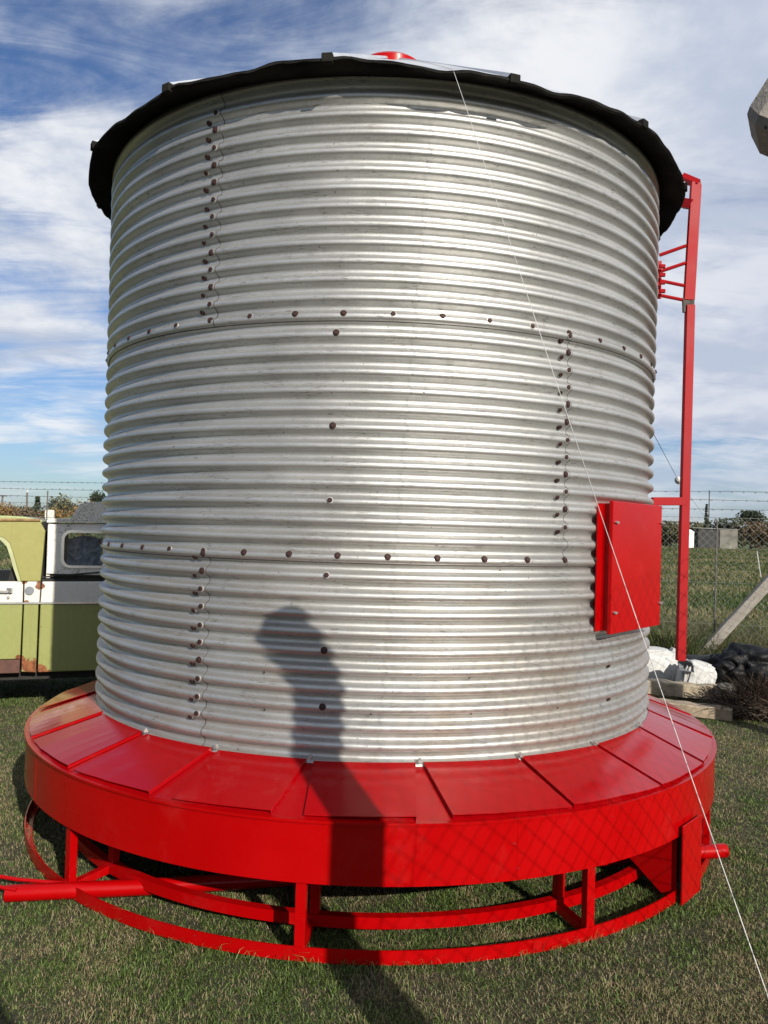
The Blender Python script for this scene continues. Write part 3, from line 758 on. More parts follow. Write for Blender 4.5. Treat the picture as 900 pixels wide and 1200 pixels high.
def m_glass():
    m, t = mat('dusty_glass'); t.set(t.b, 'Base Color', (.04, .05, .06)); t.set(t.b, 'Roughness', .12); t.set(t.b, 'Alpha', .28)
    return m
GLASS = m_glass()
TR = empty('pickup_truck', (-3.1, 6.5, 0), 'faded green and white rusty old pickup with a white canopy parked left of the bin', 'pickup truck', None, R_(20), local=True)
WD = 1.65                                   # width of the truck
def prism(poly, y0, y1, mbx=None):          # poly in (x,z), extruded along y
    mbx = mbx or MB(); n = len(poly)
    mbx.add([(x, y0, z) for x, z in poly]+[(x, y1, z) for x, z in poly], [tuple(range(n)), tuple(range(2*n-1, n-1, -1))]+[(i, (i+1) % n, (i+1) % n+n, i+n) for i in range(n)])
    return mbx
def frame_panel(outer, inner, y0, y1, mbx=None):   # ring between two polygons of equal count
    mbx = mbx or MB(); n = len(outer); k = len(mbx.v)
    for y in (y0, y1):
        mbx.v += [(x, y, z) for x, z in outer]+[(x, y, z) for x, z in inner]
    for i in range(n):
        j = (i+1) % n
        for f in ((i, j, n+j, n+i), (2*n+i, 3*n+i, 3*n+j, 2*n+j), (i, 2*n+i, 2*n+j, j), (n+i, n+j, 3*n+j, 3*n+i)): mbx.f.append(tuple(k+q for q in f)); mbx.m.append(0)
    return mbx
def rrect(x0, x1, z0, z1, r, n=6):
    out = []
    for cx, cz, a0 in ((x1-r, z1-r, 0), (x0+r, z1-r, 90), (x0+r, z0+r, 180), (x1-r, z0+r, 270)):
        for i in range(n+1):
            a = R_(a0+90*i/n); out.append((cx+r*math.cos(a), cz+r*math.sin(a)))
    return out
# cab: roof, rear quarter panel with arched door opening
XL = -1.95
cab = MB()
arch = [(-1.02, 1.085), (-.90, 1.20), (-.72, 1.40), (-.60, 1.462), (-.05, 1.462), (.02, 1.435), (.062, 1.39), (.09, 1.31), (.115, 1.22), (.155, 1.085)]
outer = [(-1.12, 1.085), (-1.0, 1.24), (-.80, 1.47), (-.66, 1.56), (-.05, 1.575), (.15, 1.580), (.28, 1.583), (.325, 1.50), (.316, 1.30), (.303, 1.085)]
def strip(a, b, y0, y1):
    mbx = MB(); n = len(a); k = 0
    for y in (y0, y1): mbx.v += [(x, y, z) for x, z in a]+[(x, y, z) for x, z in b]
    for i in range(n-1):
        for f in ((i, i+1, n+i+1, n+i), (2*n+i, 3*n+i, 3*n+i+1, 2*n+i+1), (i, 2*n+i, 2*n+i+1, i+1), (n+i, n+i+1, 3*n+i+1, 3*n+i)): mbx.f.append(f); mbx.m.append(0)
    for f in ((0, n, 3*n, 2*n), (n-1, 3*n-1, 4*n-1, 2*n-1)): mbx.f.append(f); mbx.m.append(0)
    return mbx
strip(outer, arch, 0, .05).build('cab_side', MUST, TR, bevel=.006)
strip(outer, arch, WD-.05, WD).build('cab_side', MUST, TR, bevel=.006)
inner_arch = [(x*1.0-.014 if x > -.1 else x, z-.014) for x, z in arch]
strip(arch, [(x-.022 if x > -.03 else x+.01, z-(.022 if z > 1.1 else 0)) for x, z in arch], -.006, .02).build('door_seal', simple('green_door_frame', (.36, .38, .20), .5), TR)
mb = MB()
rp = [(-1.0, 1.50), (-.86, 1.575), (-.66, 1.612), (-.2, 1.622), (.15, 1.615), (.30, 1.587), (.30, 1.565), (-.66, 1.555), (-.95, 1.46)]
prism(rp, .03, WD-.03, mb); mb.build('cab_roof', m_body('chalky_green_roof', (.30, .33, .14), (.33, .14, .05), .12, 6), TR, bevel=.01)
prism([(.27, .88), (.315, .88), (.315, 1.57), (.285, 1.57)], .05, WD-.05).build('cab_back', UNDER, TR)
prism([(-.55, .62), (.05, .62), (.20, 1.20), (.08, 1.22), (-.02, .78), (-.55, .76)], .10, WD-.10).build('bench_seat', UNDER, TR)
prism([(-1.25, .9), (-1.1, 1.08), (-1.0, 1.05), (-1.0, .9)], .06, WD-.06).build('dashboard', UNDER, TR)
mb = MB(); mb.lathe([(.18, 0), (.186, .008), (.194, 0), (.186, -.008)], 0, 360, 20); 
rot = Matrix.Rotation(R_(-62), 4, 'Y'); mb.v = [tuple(rot @ Vector(p)+Vector((-.83, .42, 1.10))) for p in mb.v]; mb.build('steering_wheel', UNDER, TR)
mb = MB(); mb.tube([(-.80, -.004, 1.474), (-.66, -.006, 1.562), (-.05, -.006, 1.580), (.15, -.006, 1.585), (.285, -.004, 1.587)], .011, 8); mb.build('drip_rail', simple('rusted_drip_rail', (.22, .13, .055), .85, 0, .7, 14, .3), TR, smooth=50)
# door (white band above green), pillar, box
for (y0, y1, vis) in ((0, .05, 1), (WD-.05, WD, 0)):
    mb = MB(); prism([(-1.05, .45), (.170, .45), (.174, .905), (-1.08, .905)], y0, y1, mb); dr = mb.build('door', GREEN, TR, bevel=.006)
    prism([(-1.08, .912), (.174, .912), (.172, 1.082), (-1.08, 1.082)], y0-.004*vis, y1+.004*(1-vis)).build('door_band', WHITEP, dr, bevel=.008)
    prism([(-1.04, .335), (.168, .335), (.170, .445), (-1.05, .445)], y0+.004, y1-.004).build('rusted_bottom', SILL, dr, bevel=.004)
    ys = -.03 if vis else WD+.012
    mb = MB(); mb.bar((-.16, ys, 1.008), (.065, ys, 1.003), .022, .018); mb.bar((.06, ys+.02, 1.012), (.09, ys, 1.012), .03, .04); mb.tube([(.066, ys+.024, .955), (.066, ys+.008, .955)], .012, 10); mb.build('door_handle', CHROME, dr)
    prism([(.182, .345), (.292, .335), (.294, .905), (.184, .905)], y0, y1).build('pillar_panel', GREEN, TR, bevel=.006)
    prism([(.184, .912), (.300, .912), (.304, 1.082), (.182, 1.082)], y0-.004*vis, y1+.004*(1-vis)).build('pillar_band', WHITEP, TR, bevel=.008)
    mb = MB(); pp = [(.186, .335), (.288, .328), (.292, .42), (.262, .445), (.252, .50), (.225, .535), (.196, .52), (.188, .47)]
    prism([(.305, .335), (2.05, .335), (2.05, .905), (.307, .905)], y0, y1).build('box_side', GREEN, TR, bevel=.01)
    prism([(.308, .912), (2.05, .912), (2.05, 1.088), (.315, 1.082)], y0-.004*vis, y1+.004*(1-vis)).build('box_band', WHITEP, TR, bevel=.008)
    yb = -.012 if vis else WD-.002
    prism([(-1.08, .899), (2.05, .899), (2.05, .914), (-1.08, .914)], yb, yb+.014).build('trim_strip', CHROME, TR)
mb = MB(); mb.tube([(.222, -.002, 1.008), (.222, -.018, 1.008)], [.036, .033], 20); mb.build('fuel_cap', simple('grey_cap', (.20, .22, .24), .4, .5), TR, smooth=40)
# canopy
wo_ = rrect(.452, 1.55, 1.195, 1.512, .075); wi = rrect(.474, 1.528, 1.217, 1.490, .058); hole = rrect(.463, 1.539, 1.206, 1.501, .066)
n = len(hole)
box_out = [(.34, 1.59), (2.02, 1.62), (2.02, 1.10), (.362, 1.10)]
def to_outer(p):      # project from the window centre to the panel outline
    cx, cz = 1.0, 1.354; dx, dz = p[0]-cx, p[1]-cz
    ts = []
    if dx > 0: ts.append((2.02-cx)/dx)
    if dx < 0: ts.append((.348-cx)/dx)
    if dz > 0: ts.append((1.595-cz)/dz)
    if dz < 0: ts.append((1.105-cz)/dz)
    t_ = min(ts); return (cx+dx*t_, cz+dz*t_)
can = frame_panel([to_outer(p) for p in hole], hole, .02, .05).build('canopy_side', LICHL, TR)
frame_panel([to_outer(p) for p in hole], hole, WD-.05, WD-.02).build('canopy_side', LICHL, TR)
frame_panel(wo_, wi, .005, .045).build('window_frame', CHROME, TR, smooth=50)
prism(rrect(.469, 1.533, 1.212, 1.495, .06), .032, .036).build('window_glass', GLASS, TR)
prism([(.78, 1.20), (.83, 1.20), (.83, 1.50), (.78, 1.50)], .030, .045).build('window_bar', LICHEN, TR)
# plastic film crumpled behind the glass
mb = MB(); rg = random.Random(4); nx, nz = 10, 9; k = 0
for i in range(nx):
    for j in range(nz): mb.v.append((.50+.27*i/(nx-1)+rg.uniform(-.01, .01), .10+rg.uniform(-.035, .035), 1.2+.27*j/(nz-1)*(1-.25*abs(i/(nx-1)-.5))))
for i in range(nx-1):
    for j in range(nz-1): mb.f.append((i*nz+j, (i+1)*nz+j, (i+1)*nz+j+1, i*nz+j+1)); mb.m.append(0)
mb.build('plastic_film', simple('milky_plastic', (.50, .58, .66), .3, 0, .3, 12), TR)
prism([(.342, 1.10), (.37, 1.10), (.37, 1.59), (.342, 1.59)], .05, WD-.05).build('canopy_front', LICHL, TR)
prism([(2.0, .34), (2.04, .34), (2.02, 1.6), (1.98, 1.6)], .05, WD-.05).build('tailgate', GREEN, TR)
prism([(.338, 1.592), (.36, 1.603), (.52, 1.613), (.585, 1.735), (.66, 1.752), (1.0, 1.77), (1.9, 1.78), (2.03, 1.63), (2.03, 1.60)], .012, WD-.012).build('canopy_roof', LICHEN, TR, bevel=.015)
prism([(.335, 1.572), (2.03, 1.598), (2.03, 1.612), (.335, 1.590)], .002, .02).build('canopy_gutter', LICHEN, TR)
mb = MB(); mb.bar((.30, .008, 1.118), (.80, .008, 1.165), .012, .008, (0, 1, 0)); mb.build('rubber_strip', UNDER, TR)
prism([(.31, 1.080), (2.05, 1.088), (2.05, 1.104), (.31, 1.104)], .012, .06).build('rubber_strip', UNDER, TR)
# bonnet and front beyond the frame, bed floor, chassis, wheels
prism([(-2.45, .45), (-1.09, .45), (-1.12, 1.085), (-1.3, 1.09), (-2.35, 1.02), (-2.5, .85)], .02, WD-.02).build('bonnet', GREEN, TR, bevel=.03)
prism([(-2.53, .42), (-2.44, .42), (-2.44, .56), (-2.53, .56)], -.02, WD+.02).build('bumper', CHROME, TR, bevel=.02)
prism([(-.98, 1.09), (-.74, 1.44), (-.72, 1.43), (-.96, 1.08)], .06, WD-.06).build('windscreen', GLASS, TR)
prism([(-2.2, .26), (2.0, .26), (2.0, .34), (-2.2, .34)], .12, WD-.12).build('chassis', UNDER, TR)
prism([(.32, .55), (2.0, .55), (2.0, .59), (.32, .59)], .05, WD-.05).build('bed_floor', UNDER, TR)
for xw in (-1.75, 1.30):
    for yw in (.04, WD-.22):
        mb = MB(); mb.lathe([(.20, -.08), (.30, -.09), (.325, -.06), (.325, .06), (.30, .09), (.20, .08)], 0, 360, 32)
        mb.v = [(xw+x_, yw+.09+z_, .315+y_) for x_, y_, z_ in mb.v]; wh = mb.build('wheel', RUBBER, TR, smooth=40)
        mb = MB(); mb.lathe([(.001, -.05), (.10, -.055), (.19, -.04), (.20, -.075), (.205, 0), (.001, .02)], 0, 360, 24, 0, 0, False)
        mb.v = [(xw+x_, yw+.09+z_, .315+y_) for x_, y_, z_ in mb.v]; mb.build('rim', WHITEP, wh, smooth=40)

# ------------------------------------------------------------------ odds and ends at the right
def lumpy(name, c, s, mat_, seed, label, cat, group=None, n=3, amt=.25, flat=None, sub=3, freq=2.2, ex=.72, ridge=0.):
    bm = bmesh.new(); bmesh.ops.create_icosphere(bm, subdivisions=sub, radius=1)
    from mathutils import noise as mn
    off = Vector((seed*3.1, seed*1.7, 0))
    for v in bm.verts:
        d_ = 1+amt*mn.noise(v.co*freq+off)+amt*.6*mn.noise(v.co*freq*2.3+off)+amt*.3*mn.noise(v.co*freq*5+off)
        d_ -= ridge*(1-min(1, 5*abs(mn.noise(v.co*Vector((2.6, 2.6, 1.1))+off*2))))
        p = v.co*d_; sq = lambda q: math.copysign(abs(q)**ex, q)
        v.co = Vector((sq(p.x)*s[0], sq(p.y)*s[1], max(-1.0, sq(p.z))*s[2]))
        if v.co.z < -s[2]*.72: v.co.z = -s[2]*.72
    me = bpy.data.meshes.new(name); bm.to_mesh(me); bm.free(); me.materials.append(mat_); me.shade_smooth()
    o = bpy.data.objects.new(name, me); COL.objects.link(o); o.location = (c[0], c[1], c[2]+s[2]*.72)
    ORI[o.name] = Vector((0, 0, 0))
    return tag(o, label, cat, group)
G_S = 'white sacks behind the bin'
p = at(771, 790, 8.35); s1_ = lumpy('sack', (p.x-.13, 8.35, .03), (.30, .20, .235), SACK, 1, 'full white sack half hidden by the bin wall', 'sack', G_S, amt=.10, sub=5, freq=1.8, ex=.42, ridge=.20)
p = at(800, 790, 8.25); s2_ = lumpy('sack', (p.x+.01, 7.95, .03), (.165, .15, .20), SACK, 2, 'white sack with a dark open mouth below the red ladder post', 'sack', G_S, amt=.14, sub=5, freq=1.8, ex=.5, ridge=.26)
s2_.rotation_euler = (0, R_(12), 0)
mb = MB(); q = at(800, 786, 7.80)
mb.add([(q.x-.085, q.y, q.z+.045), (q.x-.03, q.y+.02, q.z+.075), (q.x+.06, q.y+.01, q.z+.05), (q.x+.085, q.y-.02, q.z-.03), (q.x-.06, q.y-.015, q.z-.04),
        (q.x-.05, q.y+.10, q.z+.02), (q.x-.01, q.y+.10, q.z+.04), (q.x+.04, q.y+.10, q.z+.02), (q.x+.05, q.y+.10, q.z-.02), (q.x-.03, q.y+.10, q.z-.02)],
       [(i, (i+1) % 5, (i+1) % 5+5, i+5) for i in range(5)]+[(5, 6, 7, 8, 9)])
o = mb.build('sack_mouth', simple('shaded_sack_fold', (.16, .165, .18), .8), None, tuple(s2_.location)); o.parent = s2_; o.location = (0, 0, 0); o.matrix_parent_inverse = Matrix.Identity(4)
for k in o.keys(): pass
p = at(786, 778, 8.3); s3_ = lumpy('sack', (p.x, 8.28, .03), (.05, .10, .245), SACK, 3, 'narrow white sack standing upright between two fuller ones', 'sack', G_S, amt=.12, sub=4, ex=.6, ridge=.2)
s3_.rotation_euler = (0, R_(7), 0)
def beam(a, b, w_, h_, label, seed, m=WOODM):
    mb = MB(); a = Vector(a); b = Vector(b); rg = random.Random(seed); d = b-a; n = 9; sd_ = Vector((-d.y, d.x, 0)).normalized(); k = 0
    for i in range(n):
        c_ = a+d*i/(n-1); ww = w_*(1+rg.uniform(-.06, .06)); hh = h_*(1+rg.uniform(-.08, .08))
        for x_, z_ in ((-1, 0), (-.9, 0), (.9, 0), (1, .08), (1, .92), (.9, 1), (-.9, 1), (-1, .9)): mb.v.append(tuple(c_+sd_*x_*ww/2+Vector((0, 0, z_*hh))))
    for i in range(n-1):
        for j in range(8): mb.f.append((i*8+j, i*8+(j+1) % 8, i*8+8+(j+1) % 8, i*8+8+j)); mb.m.append(0)
    mb.f.append(tuple(range(8))[::-1]); mb.f.append(tuple((n-1)*8+j for j in range(8))); mb.m += [0]*2
    return tag(mb.build('timber_beam', m, None), label, 'beam', 'timber beams beside the bin base')
WOOD2 = simple('pale_split_timber', (.36, .30, .21), .85, 0, .5, 11, .7)
beam((2.45, 7.90, .075), (3.20, 7.55, .075), .16, .125, 'pale weathered timber beam, upper one beside the bin base', 1, WOOD2)
beam((2.40, 7.42, .0), (3.12, 7.08, .0), .17, .10, 'dark weathered timber beam, lower one on the ground beside the bin base', 2)
STONE = simple('grey_stone', (.17, .155, .13), .9, 0, .4, 9, .6)
q = at(850, 826, 7.42); lumpy('stone', (q.x+.01, 7.45, .0), (.10, .10, .15), STONE, 5, 'grey angular stone at the end of the timber beams', 'stone', amt=.3, sub=2)
q = at(868, 800, 7.4)
TWIG = simple('brown_dead_bramble', (.055, .038, .026), .9, 0, .5, 20)
lumpy('covered_heap', (q.x+.46, 8.05, 0), (.46, .36, .29), BLACKP, 6, 'dark heap covered in black plastic right of the white sacks', 'heap', amt=.30, freq=2.0, sub=5, ridge=.16)
q = at(822, 786, 8.2); lumpy('plastic_bag', (q.x+.22, 8.75, 0.12), (.26, .18, .11), BLACKP, 9, 'low black plastic bag between the white sacks and the covered heap', 'bag', amt=.35)
# dead bramble in front of the heap
mb = MB(); rg = random.Random(12)
for i in range(2400):
    a = rg.uniform(0, 2*PI); r_ = rg.random()**.5
    b = Vector((3.52+.46*r_*math.cos(a), 7.22+.26*r_*math.sin(a), .0)); e = b+Vector((rg.uniform(-.25, .25), rg.uniform(-.18, .18), rg.uniform(.03, .14)+.34*(1-r_*r_)*rg.random()))
    m_ = b.lerp(e, .5)+Vector((rg.uniform(-.05, .05), rg.uniform(-.05, .05), .05)); mb.tube([b, m_, e], .003, 3, False)
tag(mb.build('dead_bramble', TWIG, fixn=False), 'tangled brown dead bramble in front of the black plastic heap', 'plant')

# ------------------------------------------------------------------ far things
def leafmat(name, a, b):
    m, t = mat(name); at_ = t.new('ShaderNodeAttribute', attribute_name='tint').outputs['Fac']
    t.set(t.b, 'Base Color', t.mix(at_, a, b)); t.set(t.b, 'Roughness', .7); return m
LM = {'dark': leafmat('dark_leaves', (.012, .022, .010), (.035, .050, .020)), 'olive': leafmat('olive_leaves', (.035, .040, .014), (.10, .095, .035)),
      'orange': leafmat('autumn_leaves', (.075, .042, .014), (.26, .15, .035)), 'brown': leafmat('brown_leaves', (.05, .036, .02), (.14, .09, .04)), 'green': leafmat('hedge_leaves', (.03, .055, .014), (.09, .13, .04))}
BARK = simple('bark', (.06, .05, .04), .9, 0, .4, 12)
def tree(name, px_, ytop, wpx, Y, kind, label, group=None, shape='round', dens=1., ybase=None):
    top = at(px_, ytop, Y); H = top.z; Wd = wpx/936.78*Y; g = np.random.default_rng(int(px_*7+ytop)); base = Vector((top.x, Y, -.05))
    root = empty(name, base, label, 'tree', group)
    mb = MB()
    hc = .25 if shape == 'round' else .08
    mb.tube([base, base+Vector((.02*H, 0, H*.35)), base+Vector((0, 0, H*.8))], [H*.035+.03, H*.025+.02, .02], 7)
    for k in range(6):
        a = g.random()*2*PI; s = base+Vector((0, 0, H*(.3+.35*g.random()))); mb.tube([s, s+Vector((math.cos(a)*Wd*.3, math.sin(a)*Wd*.3, H*.22))], [H*.014+.015, .01], 5, False)
    mb.build('trunk', BARK, root, smooth=50)
    n = int(2200*dens); cl = 34
    if shape == 'cone':
        zz = g.random(cl)**1.2; cr = (1-zz)*.42*Wd*g.random(cl)**.4; ca = g.random(cl)*2*PI
        cx, cy, cz = cr*np.cos(ca), cr*np.sin(ca), H*(.10+.86*zz); cs = Wd*(.05+.11*(1-zz))
    elif shape == 'umbrella':
        ca = g.random(cl)*2*PI; cr = Wd*.42*g.random(cl)**.5; cx, cy = cr*np.cos(ca), cr*np.sin(ca); cz = H*(.86+.10*g.random(cl)-.12*(cr/(Wd*.42))**2); cs = np.full(cl, Wd*.10)
        cz[:8] = H*(.5+.3*g.random(8)); cx[:8] += Wd*.25
    else:
        ca = g.random(cl)*2*PI; el = np.arcsin(g.random(cl)*2-1); rr = g.random(cl)**.4
        cx = Wd*.40*rr*np.cos(ca)*np.cos(el); cy = Wd*.40*rr*np.sin(ca)*np.cos(el); cz = H*(.56+.37*rr*np.sin(el)); cs = Wd*(.07+.08*g.random(cl))
    k = g.integers(0, cl, n); sc_ = np.asarray(cs)[k]
    p = np.stack([cx[k]+g.normal(0, 1, n)*sc_, cy[k]+g.normal(0, 1, n)*sc_, cz[k]+g.normal(0, .8, n)*sc_], 1)
    p[:, 2] = np.clip(p[:, 2], .05*H, H*1.0); p += np.array(base)
    ls = .0016*Y*(.6+.9*g.random(n)); a1 = g.normal(0, 1, (n, 3)); a1 /= np.linalg.norm(a1, axis=1)[:, None]; b1 = np.cross(a1, g.normal(0, 1, (n, 3))); b1 /= np.linalg.norm(b1, axis=1)[:, None]
    v = np.stack([p-a1*ls[:, None], p+b1*ls[:, None]*.6, p+a1*ls[:, None], p-b1*ls[:, None]*.6], 1).reshape(-1, 3)
    b = np.arange(n)*4; tint = np.repeat(np.clip(g.random(cl)[k]*.7+.3*g.random(n), 0, 1), 4)
    npmesh('crown', v, np.stack([b, b+1, b+2, b+3], 1), LM[kind], root, attrs={'tint': tint})
    return root
GT = 'trees on the far side of the field'
tree('conifer_tree', 44, 580, 17, 62, 'dark', 'small dark pointed conifer above the green pickup roof', GT, 'cone', 1.2)
tree('autumn_tree', 8, 587, 44, 58, 'orange', 'low orange autumn tree at the left edge behind the pickup cab', GT)
tree('bushy_tree', 76, 577, 40, 60, 'olive', 'tall thin olive tree with bare twigs above the gap behind the cab', GT, 'round', .7)
tree('autumn_tree', 98, 584, 40, 56, 'orange', 'golden brown autumn tree above the white canopy', GT)
tree('dark_tree', 117, 572, 26, 64, 'dark', 'dark tree touching the left edge of the bin', GT)
tree('autumn_tree', 30, 593, 36, 52, 'brown', 'brown shrubby tree left of the pointed conifer', GT)
tree('autumn_tree', 62, 592, 30, 50, 'orange', 'small orange tree right of the pointed conifer', GT)
tree('bare_cypress', 828, 589, 6, 118, 'dark', 'thin dead pointed cypress left of the shed', GT, 'cone', .35)
tree('umbrella_tree', 881, 599, 30, 125, 'dark', 'dark flat topped tree with sky gaps at the right', GT, 'umbrella', .9)
tree('bushy_tree', 893, 611, 52, 120, 'brown', 'broad brownish tree below the flat topped one at the right edge', GT)
tree('bushy_tree', 786, 611, 44, 122, 'olive', 'rounded olive tree between the bin and the red ladder', GT)
tree('bushy_tree', 850, 612, 44, 130, 'dark', 'low dark tree behind the shed roof', GT)
tree('bushy_tree', 815, 613, 30, 132, 'olive', 'olive bush tree left of the dead cypress behind the shed', GT)
def treeline(name, x0, x1, Y, h0, kinds, seed, n=24000):
    g = np.random.default_rng(seed); x = x0+(x1-x0)*g.random(n); hh = h0*(.45+.75*vn(x+500, 0*x, .12, seed)+.25*vn(x+500, 0*x, .5, seed+1))
    p = np.stack([x, Y+g.normal(0, 1.5, n), hh*g.random(n)**.8], 1)
    ls = .0022*Y*(.6+.9*g.random(n)); a1 = g.normal(0, 1, (n, 3)); a1 /= np.linalg.norm(a1, axis=1)[:, None]; b1 = np.cross(a1, g.normal(0, 1, (n, 3))); b1 /= np.linalg.norm(b1, axis=1)[:, None]
    v = np.stack([p-a1*ls[:, None], p+b1*ls[:, None]*.6, p+a1*ls[:, None], p-b1*ls[:, None]*.6], 1).reshape(-1, 3); b = np.arange(n)*4
    o = npmesh(name, v, np.stack([b, b+1, b+2, b+3], 1), LM[kinds], attrs={'tint': np.repeat(np.clip(vn(x+500, p[:, 2]*3, .3, seed+2)*.6+.4*g.random(n), 0, 1), 4)})
    return tag(o, kind='stuff')
treeline('distant_wood', -170, 170, 145, 4.6, 'dark', 50)
treeline('distant_hedge', -160, 160, 135, 3.0, 'olive', 60)
treeline('garden_hedge', -60, -12, 44, 1.75, 'green', 70, 9000)
# shed across the field
Ys = 112; a_ = at(818, 640, Ys); b_ = at(864, 640, Ys); zt = at(843, 619, Ys).z
sh = empty('shed', ((a_.x+b_.x)/2, Ys, 0), 'long low farm shed with a pale wall across the field on the right', 'shed')
mb = MB(); mb.box((a_.x, Ys, -.05), (b_.x-2.5, Ys+5, zt-.12)); mb.build('dark_wall', simple('dark_shed_wall', (.035, .035, .035), .9), sh)
mb = MB(); mb.box((b_.x-2.495, Ys-.1, -.05), (b_.x, Ys+5, zt-.12)); mb.build('pale_wall', simple('pale_shed_wall', (.135, .13, .11), .9, 0, .5, .9), sh)
mb = MB(); mb.quadbox([(a_.x-.9, Ys-.25, zt-.05), (b_.x+.15, Ys-.25, zt-.16), (b_.x+.15, Ys+5.4, zt-.06), (a_.x-.9, Ys+5.4, zt+.05), (a_.x-.9, Ys-.25, zt), (b_.x+.15, Ys-.25, zt-.11), (b_.x+.15, Ys+5.4, zt), (a_.x-.9, Ys+5.4, zt+.1)])
mb.build('roof', simple('sheet_shed_roof', (.30, .30, .28), .6), sh)
q = at(809, 624, 105); mb = MB(); mb.box((q.x-.5, 105, -.05), (q.x+.5, 106, q.z)); mb.quadbox([(q.x-.6, 104.9, q.z), (q.x+.6, 104.9, q.z), (q.x+.6, 106.1, q.z), (q.x-.6, 106.1, q.z), (q.x-.2, 105.4, q.z+.4), (q.x+.2, 105.4, q.z+.4), (q.x+.2, 105.6, q.z+.4), (q.x-.2, 105.6, q.z+.4)])
tag(mb.build('white_hut', simple('white_hut_paint', (.7, .7, .68), .7)), 'tiny white hut just left of the long shed', 'hut')
# poles and stake
for px_, y0, lab, cross in ((32, 577, 'slim grey utility pole left of the pointed conifer', 0), (3, 581, 'utility pole with a crossarm at the left edge', 1)):
    t_ = at(px_, y0, 70); r_ = empty('utility_pole', (t_.x, 70, 0), lab, 'pole', 'utility poles behind the pickup')
    mb = MB(); mb.tube([(t_.x, 70, -.1), (t_.x, 70, t_.z)], [.11, .08], 8); mb.build('pole', GREYP, r_, smooth=40)
    mb = MB()
    if cross: mb.bar((t_.x-.45, 69.9, t_.z-.02), (t_.x+.45, 69.9, t_.z-.02), .08, .08); mb.build('crossarm', GREYP, r_)
    else: mb.tube([(t_.x, 70, t_.z), (t_.x+.02, 70, t_.z+.22)], [.08, .05], 8); mb.build('insulator', SACK, r_)
a_, b_ = at(892, 676, 33), at(887, 646, 33)
mb = MB(); mb.tube([Vector((a_.x, 33, -.05)), b_], .02, 7); tag(mb.build('fence_stake', SACK), 'leaning white stake in the field beyond the right fence', 'stake')
q = at(57.5, 600, 20); mb = MB(); mb.box((q.x-.10, 20, 0), (q.x+.11, 20.08, q.z+.05)); mb.box((q.x-.10, 19.98, q.z-.14), (q.x+.10, 20.0, q.z+.0)); tag(mb.build('marker_board', simple('white_board_paint', (.62, .60, .52), .7, 0, .2, 9), bevel=.01), 'small white marker board beyond the fence above the pickup', 'board')

# ------------------------------------------------------------------ the photographer, whose shadow falls on the grass at the lower left
def m_clothes():
    m, t = mat('dark_jacket_and_jeans'); sp = t.new('ShaderNodeSeparateXYZ'); t.set(sp, 0, t.obj); y_, z_ = sp.outputs[1], sp.outputs[2]
    head = t.math('MULTIPLY', t.math('GREATER_THAN', z_, 1.525), t.math('LESS_THAN', y_, -.25)); hand = t.math('GREATER_THAN', y_, -.09); hand = t.math('MULTIPLY', hand, t.math('GREATER_THAN', z_, 1.3))
    c = t.mix(t.math('LESS_THAN', z_, .93), (.03, .035, .05), (.05, .07, .12)); c = t.mix(t.math('LESS_THAN', z_, .10), c, (.03, .025, .02))
    c = t.mix(t.math('MAXIMUM', head, hand), c, (.42, .26, .19)); t.set(t.b, 'Base Color', c); t.set(t.b, 'Roughness', .8); bump(t, t.noise(t.obj, 9, 4, .6), .4, .01); return m
JACKET = m_clothes()
SKIN = simple('skin', (.42, .26, .19), .55, 0, .1, 12)
HAIR = simple('dark_hair', (.03, .02, .015), .6, 0, .4, 30)
def skin_fig(name, joints, edges, mat_, parent, root=0):
    me = bpy.data.meshes.new(name); me.from_pydata([Vector(j[0])-ORI[parent.name] if parent else j[0] for j in joints], edges, []); o = bpy.data.objects.new(name, me); COL.objects.link(o)
    if parent: o.parent = parent
    me.materials.append(mat_)
    md = o.modifiers.new('skin', 'SKIN'); md.use_smooth_shade = True
    for i, j in enumerate(joints):
        r = j[1]; me.skin_vertices[0].data[i].radius = r if isinstance(r, tuple) else (r, r)
    me.skin_vertices[0].data[root].use_root = True
    sb = o.modifiers.new('sub', 'SUBSURF'); sb.levels = 2; sb.render_levels = 2
    ORI[o.name] = ORI[parent.name] if parent else Vector((0, 0, 0))
    return o
bx, by = .20, -.42
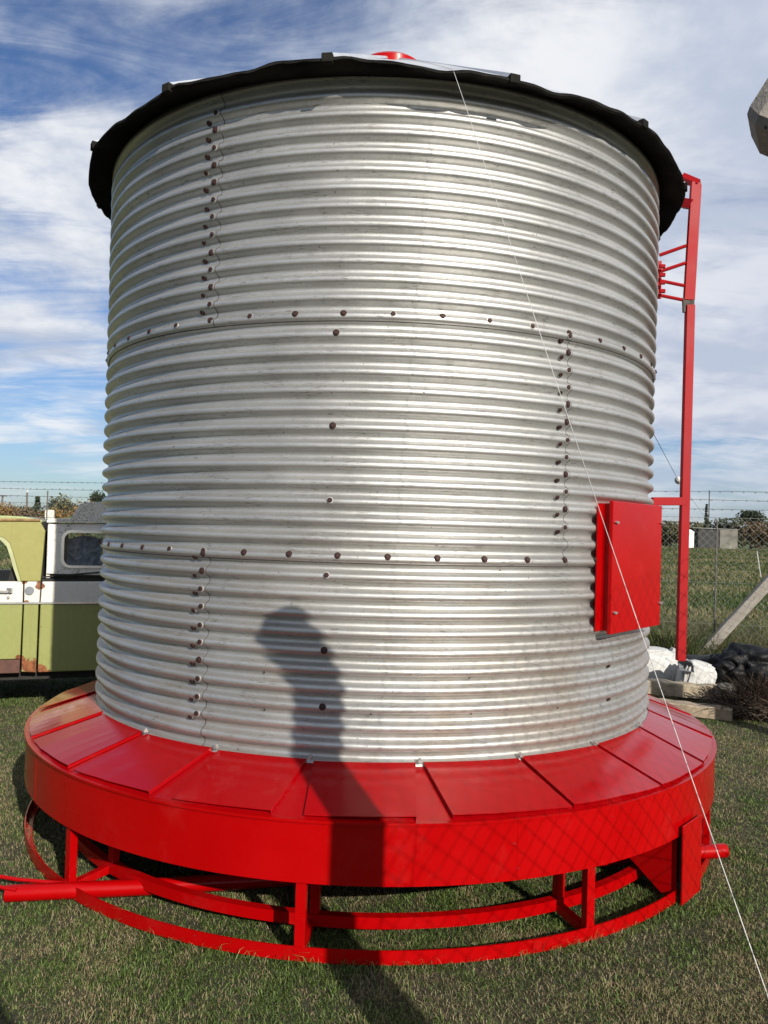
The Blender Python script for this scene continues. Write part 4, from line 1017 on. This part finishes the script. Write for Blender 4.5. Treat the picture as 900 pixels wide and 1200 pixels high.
J = [((bx, by, .96), (.155, .11)), ((bx, by+.01, 1.16), (.145, .105)), ((bx, by, 1.36), (.165, .115)), ((bx, by, 1.47), (.11, .08)), ((bx, by+.02, 1.55), .052), ((bx, by+.04, 1.62), .068), ((bx, by+.05, 1.70), (.076, .092)), ((bx, by+.03, 1.78), (.062, .072)),
     ((bx-.19, by+.01, 1.42), .062), ((bx-.30, by+.09, 1.20), .048), ((bx-.24, by+.32, 1.50), .034), ((bx-.235, by+.37, 1.565), .030),
     ((bx+.19, by+.01, 1.42), .062), ((bx+.28, by+.10, 1.24), .048), ((bx-.06, by+.32, 1.50), .034), ((bx-.10, by+.37, 1.565), .030),
     ((bx-.10, by, .88), .105), ((bx-.11, by+.02, .49), .066), ((bx-.11, by-.02, .09), .046), ((bx-.12, by+.13, .04), .040),
     ((bx+.10, by, .88), .105), ((bx+.11, by+.02, .49), .066), ((bx+.11, by-.02, .09), .046), ((bx+.12, by+.13, .04), .040)]
Eg = [(0, 1), (1, 2), (2, 3), (3, 4), (4, 5), (5, 6), (6, 7), (2, 8), (8, 9), (9, 10), (10, 11), (2, 12), (12, 13), (13, 14), (14, 15), (0, 16), (16, 17), (17, 18), (18, 19), (0, 20), (20, 21), (21, 22), (22, 23)]
per = skin_fig('person', J, Eg, JACKET, None)
tag(per, 'person in a dark jacket and jeans holding a phone up in both hands', 'person')
for sg, hx in ((-1, bx-.235), (1, bx-.10)):
    base = Vector((hx, by+.37, 1.565))
    for q in range(4):
        fj = [(base, .012), (base+Vector((-sg*.014, .018, -.012+.018*q)), .0085), (base+Vector((-sg*.040, .020, -.006+.018*q)), .0075), (base+Vector((-sg*(.052+.004*(q % 2)), .004, -.004+.018*q)), .0065)]
        skin_fig('finger', fj, [(0, 1), (1, 2), (2, 3)], SKIN, per)
    skin_fig('thumb', [(base, .013), (base+Vector((-sg*.012, -.016, .026)), .0095), (base+Vector((-sg*.034, -.018, .040)), .008)], [(0, 1), (1, 2)], SKIN, per)
mb = MB(); mb.lathe([(.001, 1.80), (.05, 1.79), (.082, 1.75), (.088, 1.70), (.080, 1.66)], 0, 360, 20, bx, by+.03, False); mb.build('hair', HAIR, per, smooth=60)
mb = MB(); mb.box((bx-.235, by+.365, 1.572), (bx-.10, by+.373, 1.640)); tag(mb.build('phone', simple('phone_body', (.02, .02, .022), .3), bevel=.004), 'black phone held level in both hands by the person in the dark jacket', 'phone')
